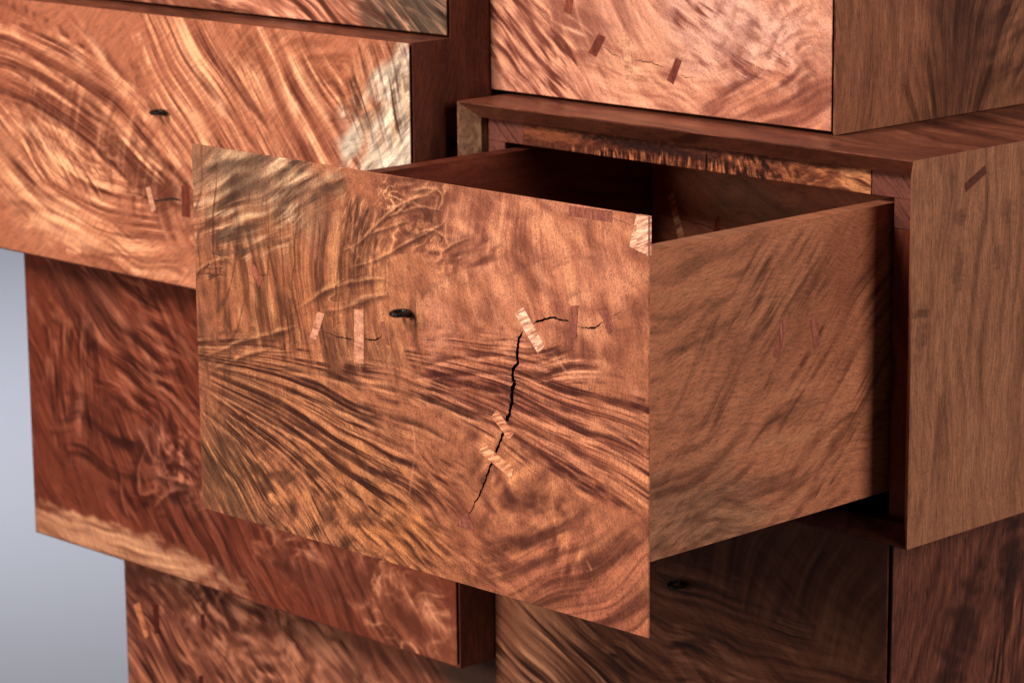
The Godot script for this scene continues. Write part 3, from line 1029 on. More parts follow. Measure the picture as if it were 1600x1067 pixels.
	t.fig([34.47, 10.49, 9, 1.6, 2, 0.5], [0, 34.47, 10.49, -8.8, 0.004], [0.1, 0.8, 0.8, 3, 1.1, 0.9, 42], rgb(0.45, 0.24, 0.16), rgb(0.87, 0.62, 0.46))
	t.fig([40.17, 16.26, 9, 3.2, 10.3, 0.5], [1, 11.64, 12.43, 19.0, 0.0035], [0.04, 0.9, 0.4, 3, 1.7, 1.2, 43], rgb(0.40, 0.19, 0.125), rgb(0.84, 0.57, 0.40))
	# blotches between the fan and the lower right arcs
	t.fig([34.36, 20.74, 9, 4.5, 30, 0.6], [0, 34.36, 20.74, -42.4, 0.0], [0.3, 0.45, 1.8, 0, 1.1, 0.9, 44], rgb(0.45, 0.235, 0.155), rgb(0.86, 0.59, 0.40))
	t.fig([28.29, 22.78, 8, 4, 35, 0.6], [0, 28.29, 22.78, 22.2, 0.0], [0.2, 0.6, 1.4, 3, 0.9, 0.7, 45], rgb(0.43, 0.22, 0.14), rgb(0.82, 0.55, 0.36))
	t.fig([39.57, 23.99, 12, 6, -5.9, 0.5], [0, 38.41, 25.51, -28.1, 0.016], [0.05, 0.45, 0.8, 0, 0.9, 0.75, 46], rgb(0.45, 0.235, 0.155), rgb(0.79, 0.50, 0.35))
	t.fig([39.57, 24.84, 12, 6, -5.9, 0.5], [0, 38.41, 25.51, -28.1, 0.016], [0.05, 1.5, 0.8, 0, 0.5, 0.4, 47], rgb(0.45, 0.235, 0.155), rgb(0.79, 0.50, 0.35))
	# a fine dark growth line down the left
	t.fig([2.27, 8.84, 5, 14, 0, 0.6], [0, 2.27, 8.84, 89.8, 0.0], [0.1, 0.25, 1.0, 2, 0.5, 0.1, 48], rgb(0.36, 0.2, 0.12), rgb(0.8, 0.6, 0.4))
	# folds and rims of the burl, stroke by stroke
	for q in [
		[Vector2(15.90, 5.94), Vector2(17.90, 5.03), Vector2(19.89, 3.47), Vector2(22.16, 1.99), Vector2(24.68, 1.01), Vector2(26.22, 1.01)],
		[Vector2(16.86, 6.93), Vector2(19.82, 5.88), Vector2(23.05, 4.30), Vector2(26.19, 2.80), Vector2(26.82, 1.79)],
		[Vector2(20.54, 3.04), Vector2(23.73, 1.93), Vector2(26.21, 1.86)],
		[Vector2(23.12, 0.93), Vector2(25.13, 0.49), Vector2(26.23, 0.84), Vector2(25.71, 1.92)],
		[Vector2(23.05, 4.04), Vector2(24.82, 3.31), Vector2(26.18, 3.48), Vector2(26.78, 4.13)],
		[Vector2(18.89, 4.38), Vector2(20.52, 3.74), Vector2(23.08, 2.87)],
		[Vector2(21.82, 2.59), Vector2(23.11, 1.71), Vector2(24.04, 1.77)],
		[Vector2(26.15, 4.64), Vector2(27.52, 3.83), Vector2(28.92, 3.31)],
	]:
		t.stroke(q, 0.22, 0.58, rgb(0.36, 0.19, 0.12), rgb(0.90, 0.68, 0.49), 0, 2)
	for q in [
		[Vector2(10.32, 11.11), Vector2(12.42, 9.86), Vector2(15.16, 8.49), Vector2(17.82, 7.69), Vector2(20.43, 7.21), Vector2(21.39, 7.47)],
		[Vector2(13.75, 10.40), Vector2(16.78, 9.57), Vector2(19.75, 8.44), Vector2(21.18, 7.94)],
		[Vector2(17.26, 9.10), Vector2(19.11, 8.49), Vector2(21.18, 8.20)],
		[Vector2(-0.11, 9.63), Vector2(1.55, 8.56), Vector2(3.39, 8.00), Vector2(4.24, 8.21)],
		[Vector2(0.10, 15.84), Vector2(3.09, 14.58), Vector2(6.74, 13.25), Vector2(9.58, 12.37), Vector2(11.82, 11.45)],
		[Vector2(1.55, 16.38), Vector2(5.25, 14.82), Vector2(8.48, 13.77)],
	]:
		t.stroke(q, 0.3, 0.54, rgb(0.36, 0.19, 0.12), rgb(0.90, 0.69, 0.48), 0, 3)
	for q in [
		[Vector2(26.12, 6.58), Vector2(27.97, 5.73), Vector2(30.40, 4.82), Vector2(32.19, 4.29)],
		[Vector2(23.90, 8.39), Vector2(24.98, 7.42), Vector2(26.73, 6.58)],
		[Vector2(32.76, 5.35), Vector2(34.53, 4.45), Vector2(36.38, 3.75)],
		[Vector2(37.67, 6.26), Vector2(38.80, 5.78), Vector2(39.93, 5.46)],
		[Vector2(36.26, 4.59), Vector2(38.53, 3.68), Vector2(40.21, 3.26)],
	]:
		t.stroke(q, 0.45, 0.48, rgb(0.46, 0.25, 0.17), rgb(0.86, 0.63, 0.47), 3, 4)
	for q in [
		[Vector2(0.48, 4.96), Vector2(3.59, 3.59), Vector2(6.49, 2.12), Vector2(9.32, 1.13), Vector2(12.21, 0.46)],
		[Vector2(3.09, 6.60), Vector2(6.38, 4.91), Vector2(9.21, 3.85), Vector2(11.84, 3.09)],
		[Vector2(2.01, 3.40), Vector2(5.10, 1.81), Vector2(7.38, 0.98)],
		[Vector2(1.36, 1.90), Vector2(4.43, 0.75), Vector2(7.41, 0.21)],
		[Vector2(12.68, 2.19), Vector2(15.39, 1.14), Vector2(17.25, 0.50)],
		[Vector2(8.57, 2.57), Vector2(10.66, 1.88), Vector2(14.08, 0.53)],
	]:
		t.stroke(q, 0.75, 0.51, rgb(0.38, 0.25, 0.165), rgb(0.87, 0.73, 0.55), 0, 5)
	for q in [
		[Vector2(10.85, 5.91), Vector2(10.42, 8.23), Vector2(11.03, 10.42), Vector2(11.48, 13.09)],
		[Vector2(6.98, 7.31), Vector2(7.45, 9.54), Vector2(8.05, 12.22), Vector2(8.49, 13.54)],
		[Vector2(8.48, 4.84), Vector2(8.91, 7.97), Vector2(9.64, 10.61), Vector2(10.25, 12.82)],
		[Vector2(13.29, 4.26), Vector2(13.32, 7.39), Vector2(14.10, 9.99)],
		[Vector2(4.90, 6.19), Vector2(5.36, 8.90), Vector2(6.08, 12.04)],
		[Vector2(16.75, 10.73), Vector2(17.01, 13.16), Vector2(17.07, 15.40)],
		[Vector2(20.99, 10.34), Vector2(21.26, 12.51), Vector2(21.66, 14.66)],
	]:
		t.stroke(q, 0.3, 0.41, rgb(0.40, 0.22, 0.13), rgb(0.90, 0.68, 0.49), 2, 6)
	for q in [
		[Vector2(2.45, 0.26), Vector2(2.80, 2.06), Vector2(2.22, 5.13), Vector2(2.24, 7.91), Vector2(2.91, 10.62), Vector2(4.00, 13.84)],
		[Vector2(11.30, 6.75), Vector2(10.80, 9.09), Vector2(11.65, 12.15), Vector2(11.73, 13.97)],
	]:
		t.stroke(q, 0.14, 0.51, rgb(0.33, 0.18, 0.11), rgb(0.90, 0.68, 0.49), 2, 7)
	for q in [
		[Vector2(7.71, 6.76), Vector2(7.95, 9.47), Vector2(8.55, 11.92)],
		[Vector2(3.47, 6.37), Vector2(3.79, 8.64), Vector2(4.41, 10.88)],
		[Vector2(5.96, 6.52), Vector2(6.36, 8.77), Vector2(6.97, 10.99)],
		[Vector2(20.50, 4.70), Vector2(20.77, 6.42), Vector2(21.17, 8.56)],
		[Vector2(23.02, 5.25), Vector2(23.61, 7.35), Vector2(23.85, 10.36)],
		[Vector2(37.42, 1.77), Vector2(37.97, 4.16), Vector2(37.95, 6.22)],
	]:
		t.stroke(q, 0.5, 0.37, rgb(0.36, 0.19, 0.12), rgb(0.84, 0.62, 0.43), 1, 8)
	for q in [
		[Vector2(22.78, 15.81), Vector2(23.23, 18.40), Vector2(22.72, 21.17), Vector2(22.35, 23.26)],
		[Vector2(36.22, 9.59), Vector2(37.36, 10.67), Vector2(38.78, 11.49)],
		[Vector2(39.29, 22.85), Vector2(39.86, 23.63)],
	]:
		t.stroke(q, 0.16, 0.48, rgb(0.36, 0.19, 0.12), rgb(0.84, 0.60, 0.44), 1, 9)
	for q in [
		[Vector2(22.83, 13.68), Vector2(26.61, 12.91), Vector2(30.89, 12.10), Vector2(35.04, 11.75)],
		[Vector2(24.12, 12.60), Vector2(27.87, 11.54), Vector2(32.40, 10.63)],
		[Vector2(25.98, 13.62), Vector2(31.48, 13.21), Vector2(36.76, 13.49), Vector2(41.30, 13.98), Vector2(44.77, 14.21)],
		[Vector2(32.66, 14.17), Vector2(37.33, 14.45), Vector2(41.85, 15.34), Vector2(44.77, 16.06)],
		[Vector2(33.83, 15.34), Vector2(38.47, 16.23), Vector2(43.24, 17.25)],
		[Vector2(27.81, 14.98), Vector2(32.65, 15.24), Vector2(36.17, 15.70)],
		[Vector2(23.44, 14.73), Vector2(26.57, 15.18), Vector2(30.24, 15.52)],
		[Vector2(36.19, 12.32), Vector2(40.18, 12.30), Vector2(44.60, 12.60)],
	]:
		t.stroke(q, 0.34, 0.61, rgb(0.37, 0.165, 0.105), rgb(0.86, 0.60, 0.44), 3, 10)
	for q in [
		[Vector2(7.71, 15.42), Vector2(11.55, 15.05), Vector2(15.62, 14.95), Vector2(18.80, 14.90)],
		[Vector2(8.02, 16.49), Vector2(13.54, 16.88), Vector2(17.55, 17.36), Vector2(22.73, 18.13)],
		[Vector2(15.58, 16.32), Vector2(20.19, 16.69), Vector2(24.03, 16.93), Vector2(26.84, 17.41)],
		[Vector2(0.01, 17.77), Vector2(3.66, 18.27), Vector2(7.91, 19.21), Vector2(12.06, 19.99)],
		[Vector2(9.34, 18.60), Vector2(14.79, 19.97), Vector2(20.07, 21.30), Vector2(23.91, 22.38)],
		[Vector2(17.62, 14.86), Vector2(22.80, 14.92), Vector2(26.57, 15.18), Vector2(29.76, 15.60)],
		[Vector2(-0.08, 19.60), Vector2(2.83, 20.55), Vector2(5.66, 21.95)],
	]:
		t.stroke(q, 0.34, 0.61, rgb(0.31, 0.15, 0.09), rgb(0.82, 0.58, 0.40), 3, 11)
	t.fig([22.4, 13.5, 34, 34, 0, 1.0], [0, 0.0, 0.0, 30, 0.0], [0.5, 0.6, 1.0, 0, 0.2, 0.2, 49], dk, lt)
	t.pores(82, 2.4, 11.0, 0.12, 0.085, 50)


func paint_middle_left(t: Board):
	t.base(rgb(0.72, 0.45, 0.315))
	t.blob([53.36, 2.55, 16, 4, 6, 0.8], rgb(0.70, 0.43, 0.29), 0.8, 0.4, 3)
	t.blob([16.66, 8.39, 14, 8, 40, 0.8], rgb(0.66, 0.385, 0.265), 0.8, 0.4, 4)
	t.blob([32.88, 14.35, 9, 3.4, 25, 0.8], rgb(0.50, 0.27, 0.175), 0.9, 0.4, 5)
	t.blob([28.91, 21.24, 20, 3.2, 12, 0.8], rgb(0.80, 0.54, 0.385), 0.85, 0.4, 6)
	t.blob([13.10, 17.40, 10, 5, 40, 0.8], rgb(0.78, 0.53, 0.38), 0.8, 0.4, 7)
	t.fig([56.43, 3.57, 17, 5, 8, 0.5], [2, 57.71, 11.87, 9.0, 0.0], [0.1, 0.6, 1.0, 0, 0.7, 0.6, 8], rgb(0.55, 0.31, 0.2), rgb(0.82, 0.56, 0.41))
	t.fig([21.39, 8.53, 19, 6.5, 17.2, 0.4], [0, 21.43, 7.96, 17.4, -0.010], [0.03, 0.55, 0.6, 3, 0.95, 1.0, 9], rgb(0.43, 0.215, 0.135), rgb(0.92, 0.68, 0.50))
	t.fig([21.39, 8.53, 19, 6.5, 17.2, 0.4], [0, 21.43, 7.96, 17.4, -0.010], [0.03, 0.6, 0.5, 1, 0.6, 0.5, 19], rgb(0.43, 0.215, 0.135), rgb(0.93, 0.70, 0.52))
	t.fig([40.15, 7.36, 14, 9, 60, 0.4], [0, 40.20, 6.29, 46.9, 0.006], [0.035, 0.52, 0.6, 3, 0.9, 1.0, 10], rgb(0.46, 0.235, 0.15), rgb(0.92, 0.69, 0.51))
	t.fig([52.40, 7.52, 11, 8, 60, 0.45], [0, 52.41, 7.26, 48.1, 0.008], [0.04, 0.55, 0.6, 3, 0.9, 1.0, 11], rgb(0.50, 0.26, 0.17), rgb(0.92, 0.70, 0.52))
	t.fig([51.60, 7.86, 13, 8, 60, 0.5], [0, 52.41, 7.26, 48.1, 0.008], [0.03, 0.6, 0.5, 1, 0.6, 0.5, 12], rgb(0.50, 0.26, 0.17), rgb(0.93, 0.72, 0.55))
	# arcs that sweep round the dark eye
	t.fig([28.49, 12.88, 17, 5, 25, 0.5], [2, 40.60, 15.94, 12.0, 0.0], [0.05, 0.6, 0.6, 0, 0.5, 0.4, 61], rgb(0.50, 0.265, 0.17), rgb(0.90, 0.67, 0.5))
	# feathered arcs, lower left
	t.fig([18.99, 16.17, 20, 6, 14.3, 0.45], [0, 19.95, 16.06, 16.6, 0.016], [0.035, 0.55, 0.6, 3, 0.85, 1.1, 13], rgb(0.48, 0.25, 0.16), rgb(0.93, 0.70, 0.52))
	t.fig([19.19, 13.28, 9, 4, 16.5, 0.5], [0, 19.23, 12.71, 50.0, 0.0], [0.12, 0.9, 0.8, 3, 0.9, 0.9, 14], rgb(0.48, 0.25, 0.16), rgb(0.92, 0.68, 0.5))
	t.fig([26.18, 21.02, 24, 3.5, 13, 0.5], [0, 26.18, 21.02, 6.4, 0.0], [0.05, 0.7, 1.2, 0, 0.7, 0.6, 15], rgb(0.56, 0.31, 0.2), rgb(0.9, 0.66, 0.49))
	for q in [
		[Vector2(11.03, 5.55), Vector2(16.76, 6.96), Vector2(24.13, 9.40), Vector2(30.36, 11.58), Vector2(37.26, 14.14)],
		[Vector2(11.17, 3.69), Vector2(15.94, 5.04), Vector2(21.47, 7.40), Vector2(28.18, 10.41)],
		[Vector2(20.97, 0.72), Vector2(25.42, 3.45), Vector2(30.20, 6.63), Vector2(34.89, 9.48), Vector2(38.24, 11.59)],
		[Vector2(10.77, 8.92), Vector2(16.58, 9.54), Vector2(22.15, 11.28), Vector2(26.62, 13.64), Vector2(31.48, 15.61)],
		[Vector2(35.38, 0.25), Vector2(37.37, 3.32), Vector2(41.05, 6.21), Vector2(48.27, 11.07)],
		[Vector2(41.25, 1.95), Vector2(44.42, 5.38), Vector2(49.16, 8.88)],
	]:
		t.stroke(q, 0.55, 0.54, rgb(0.46, 0.24, 0.155), rgb(0.88, 0.64, 0.47), 3, 2)
	for q in [
		[Vector2(19.01, 1.98), Vector2(21.69, 4.02), Vector2(25.23, 6.51)],
		[Vector2(22.38, 0.62), Vector2(24.55, 2.68), Vector2(27.13, 5.24), Vector2(31.02, 7.93)],
		[Vector2(10.57, 11.55), Vector2(14.51, 11.46), Vector2(17.81, 12.57), Vector2(21.14, 15.24)],
		[Vector2(35.95, 5.86), Vector2(38.42, 8.06), Vector2(41.70, 10.32)],
		[Vector2(38.60, 4.29), Vector2(41.05, 6.21), Vector2(43.47, 8.22)],
		[Vector2(48.59, 2.83), Vector2(50.52, 4.85), Vector2(52.41, 7.26), Vector2(54.06, 9.43)],
		[Vector2(46.55, 3.36), Vector2(47.70, 5.09), Vector2(49.40, 6.92)],
		[Vector2(13.01, 18.58), Vector2(18.70, 20.52), Vector2(26.15, 21.48)],
		[Vector2(53.74, 3.03), Vector2(54.84, 4.98), Vector2(56.31, 7.40)],
		[Vector2(15.11, 16.60), Vector2(18.84, 18.48), Vector2(23.48, 19.65)],
	]:
		t.stroke(q, 0.8, 0.41, rgb(0.5, 0.27, 0.17), rgb(0.94, 0.73, 0.56), 1, 3)
	# pale sapwood at the lower right
	t.blob([63.98, 8.26, 9, 5.8, -60, 0.45], rgb(0.80, 0.715, 0.625), 0.95, 0.6, 16)
	t.fig([63.83, 8.18, 10, 6.5, -60, 0.5], [0, 63.10, 7.75, -46.0, 0.0], [0.25, 0.6, 1.6, 3, 0.9, 1.0, 17], rgb(0.56, 0.455, 0.37), rgb(0.93, 0.87, 0.785))
	t.fig([62.44, 4.80, 5, 7, 10, 0.5], [0, 62.45, 4.30, 67.5, 0.0], [0.1, 0.7, 0.8, 3, 1.1, 0.8, 18], rgb(0.45, 0.27, 0.175), rgb(0.86, 0.68, 0.5))
	t.pores(-35, 0.9, 7.0, 0.12, 0.06, 20)


func paint_lower_left(t: Board):
	t.base(rgb(0.54, 0.265, 0.165))
	t.blob([51.01, 24.63, 18, 6, 20, 0.8], rgb(0.56, 0.31, 0.205), 0.85, 0.4, 3)
	t.blob([11.08, 4.26, 10, 5, 30, 0.8], rgb(0.50, 0.265, 0.18), 0.8, 0.4, 4)
	t.fig([29, 14, 45, 30, 0, 0.8], [0, 29.0, 14.0, 48, 0.003], [0.05, 0.55, 0.8, 3, 0.8, 0.7, 55], rgb(0.37, 0.165, 0.10), rgb(0.68, 0.39, 0.26))
	t.fig([14.80, 5.50, 19, 9, 40, 0.5], [0, 15.75, 5.36, 26.4, 0.006], [0.07, 0.42, 1.3, 3, 1.0, 1.0, 5], rgb(0.33, 0.145, 0.09), rgb(0.72, 0.44, 0.31))
	t.fig([15.85, 3.59, 17, 5, 40, 0.5], [0, 15.85, 3.59, 21.5, 0.004], [0.06, 0.5, 1.2, 1, 0.7, 0.65, 6], rgb(0.33, 0.145, 0.09), rgb(0.78, 0.52, 0.37))
	t.fig([7.64, 12.53, 6, 9, 0, 0.5], [0, 6.64, 12.69, 82.6, 0.0], [0.1, 0.4, 1.0, 3, 0.9, 1.0, 7], rgb(0.34, 0.15, 0.095), rgb(0.68, 0.41, 0.29))
	t.fig([12.17, 17.80, 14, 6, 15, 0.6], [0, 12.20, 17.19, 3.3, 0.0], [0.07, 0.55, 1.2, 0, 0.9, 0.5, 8], rgb(0.33, 0.14, 0.09), rgb(0.62, 0.36, 0.25))
	# upright growth lines under the burl
	t.blob([52.58, 24.84, 11, 5.5, 25, 0.6], rgb(0.62, 0.36, 0.24), 0.9, 0.4, 41)
	t.blob([21.54, 18.21, 8, 4, 20, 0.7], rgb(0.56, 0.31, 0.215), 0.8, 0.4, 42)
	t.blob([38.86, 23.55, 8, 3, 20, 0.7], rgb(0.56, 0.31, 0.21), 0.8, 0.4, 43)
	t.fig([26.72, 23.40, 13, 6, 20, 0.5], [0, 26.72, 23.40, 56.4, 0.01], [0.06, 0.75, 1.2, 0, 0.9, 0.7, 9], rgb(0.34, 0.155, 0.10), rgb(0.62, 0.36, 0.25))
	t.fig([46.20, 25.67, 12, 5, 25, 0.5], [0, 46.20, 25.67, 53.9, 0.01], [0.06, 0.7, 1.0, 0, 0.8, 0.5, 19], rgb(0.38, 0.18, 0.115), rgb(0.66, 0.38, 0.26))
	# burl
	t.fig([21.54, 18.21, 8, 4.2, 20, 0.5], [0, 21.54, 18.21, 20, 0.0], [0.24, 0.36, 1.8, 5, 1.2, 1.0, 10], rgb(0.34, 0.15, 0.10), rgb(0.84, 0.58, 0.43))
	t.fig([23.42, 16.99, 8, 5, 20, 0.6], [0, 22.48, 17.75, 60, 0.0], [0.3, 0.5, 1.8, 3, 0.8, 0.9, 11], rgb(0.36, 0.16, 0.10), rgb(0.76, 0.48, 0.35))
	t.fig([38.87, 23.26, 9, 3, 15, 0.5], [0, 38.02, 23.44, 10, 0.0], [0.2, 0.36, 1.6, 5, 1.2, 1.0, 12], rgb(0.38, 0.17, 0.11), rgb(0.82, 0.56, 0.41))
	t.fig([52.58, 24.84, 11, 5, 25, 0.45], [0, 52.58, 24.84, 15, 0.0], [0.18, 0.28, 1.6, 5, 1.4, 1.1, 13], rgb(0.45, 0.22, 0.14), rgb(0.88, 0.62, 0.45))
	t.fig([53.38, 23.57, 9, 4, 25, 0.5], [0, 52.58, 24.84, -20, 0.0], [0.30, 0.40, 1.6, 5, 0.8, 0.8, 14], rgb(0.45, 0.22, 0.14), rgb(0.88, 0.63, 0.46))
	for q in [
		[Vector2(0.37, 5.14), Vector2(1.60, 6.30), Vector2(3.01, 7.67)],
		[Vector2(3.81, 6.23), Vector2(5.57, 6.64), Vector2(7.61, 7.01)],
		[Vector2(8.63, 6.26), Vector2(10.13, 7.06), Vector2(11.80, 8.12)],
		[Vector2(9.39, 1.94), Vector2(11.98, 3.54), Vector2(14.52, 5.42), Vector2(16.82, 6.20)],
		[Vector2(16.36, 4.57), Vector2(18.90, 5.60), Vector2(21.44, 7.78)],
		[Vector2(20.74, 3.72), Vector2(23.18, 5.79), Vector2(25.21, 8.29)],
		[Vector2(3.02, 10.47), Vector2(3.05, 11.43), Vector2(3.07, 12.65)],
		[Vector2(8.16, 10.52), Vector2(8.19, 13.05), Vector2(7.79, 16.26)],
		[Vector2(17.03, 7.51), Vector2(18.77, 9.59), Vector2(20.04, 11.72)],
	]:
		t.stroke(q, 0.75, 0.48, rgb(0.33, 0.14, 0.09), rgb(0.74, 0.48, 0.34), 1, 2)
	for q in [
		[Vector2(17.84, 16.45), Vector2(16.27, 19.29), Vector2(16.71, 21.48), Vector2(19.95, 20.34)],
		[Vector2(13.68, 19.76), Vector2(13.79, 22.81), Vector2(14.85, 24.18)],
		[Vector2(18.44, 22.53), Vector2(20.67, 20.74), Vector2(24.21, 19.49)],
		[Vector2(19.79, 16.46), Vector2(22.05, 17.24), Vector2(24.29, 17.72)],
		[Vector2(18.25, 19.11), Vector2(21.49, 19.23), Vector2(24.68, 19.11)],
		[Vector2(23.51, 15.23), Vector2(24.38, 15.95), Vector2(24.88, 16.73)],
	]:
		t.stroke(q, 0.55, 0.58, rgb(0.33, 0.145, 0.095), rgb(0.80, 0.54, 0.40), 0, 3)
	# pale band along the lower left
	t.blob([12.09, 27.09, 22, 2.6, 0.6, 0.5], rgb(0.77, 0.55, 0.40), 0.95, 0.3, 15)
	t.blob([0.57, 28.08, 5, 1.9, 12, 0.5], rgb(0.72, 0.49, 0.34), 0.9, 0.25, 25)
	t.fig([12.08, 27.21, 22, 2.6, 0.2, 0.4], [0, 11.57, 27.62, 0.6, 0.0], [0.06, 1.0, 0.6, 0, 0.8, 0.7, 16], rgb(0.56, 0.33, 0.22), rgb(0.88, 0.66, 0.48))
	t.pores(50, 0.7, 6.0, 0.12, 0.05, 17)


func paint_bottom_left(t: Board):
	t.base(rgb(0.60, 0.35, 0.24))
	t.fig([26, 14, 45, 30, 0, 0.7], [0, 26.0, 12.0, 46, 0.003], [0.05, 0.5, 1.0, 3, 0.9, 0.8, 73], rgb(0.43, 0.22, 0.145), rgb(0.76, 0.50, 0.36))
	t.blob([3.90, 7.66, 9, 5, 20, 0.8], rgb(0.48, 0.25, 0.17), 0.9, 0.4, 3)
	t.blob([30.05, 4.86, 12, 5, 25, 0.8], rgb(0.64, 0.41, 0.29), 0.8, 0.4, 4)
	t.blob([47.99, 2.46, 8, 4, 0, 0.8], rgb(0.46, 0.33, 0.25), 0.9, 0.3, 5)
	t.fig([21.29, 5.65, 26, 9, 25, 0.4], [0, 19.47, 6.06, 30.3, 0.0], [0.1, 0.4, 1.4, 3, 1.1, 1.1, 6], rgb(0.40, 0.20, 0.13), rgb(0.80, 0.54, 0.39))
	t.fig([4.22, 10.74, 10, 8, 25, 0.5], [0, 3.30, 9.69, 36.2, 0.0], [0.1, 0.5, 1.2, 3, 1.0, 0.9, 7], rgb(0.36, 0.17, 0.11), rgb(0.76, 0.49, 0.34))
	t.fig([21.29, 5.65, 26, 9, 25, 0.5], [0, 19.47, 6.06, 0, 0.0], [0.35, 0.35, 1.4, 0, 0.6, 0.7, 8], rgb(0.42, 0.22, 0.14), rgb(0.80, 0.56, 0.42))
	t.pores(60, 1.2, 6.0, 0.06, 0.04, 9)


func paint_upper_left(t: Board):
	t.base(rgb(0.62, 0.38, 0.27))
	t.fig([28, 12, 45, 30, 0, 0.7], [0, 28.0, 10.0, 40, 0.004], [0.04, 0.5, 1.0, 3, 0.9, 0.9, 71], rgb(0.46, 0.25, 0.17), rgb(0.84, 0.59, 0.45))
	t.blob([36.43, 23.48, 14, 4, 5, 0.8], rgb(0.74, 0.48, 0.36), 0.85, 0.4, 3)
	t.blob([52.28, 23.42, 8, 5, 20, 0.7], rgb(0.44, 0.34, 0.26), 0.95, 0.4, 4)
	t.fig([38.04, 23.63, 16, 6, 5, 0.5], [0, 38.04, 23.63, 17.0, 0.0], [0.12, 0.6, 1.4, 3, 1.1, 1.1, 5], rgb(0.45, 0.24, 0.16), rgb(0.90, 0.66, 0.52))
	t.fig([48.17, 23.45, 9, 5, 20, 0.5], [0, 48.18, 22.94, 19.5, 0.0], [0.07, 0.9, 0.6, 1, 0.7, 0.9, 6], rgb(0.36, 0.23, 0.16), rgb(0.85, 0.62, 0.46))
	t.fig([53.01, 23.61, 7, 5, 20, 0.5], [0, 53.02, 23.11, 35.3, 0.0], [0.08, 0.8, 0.8, 3, 0.9, 1.0, 7], rgb(0.30, 0.21, 0.155), rgb(0.76, 0.56, 0.43))
	t.pores(50, 1.2, 6.0, 0.06, 0.05, 9)


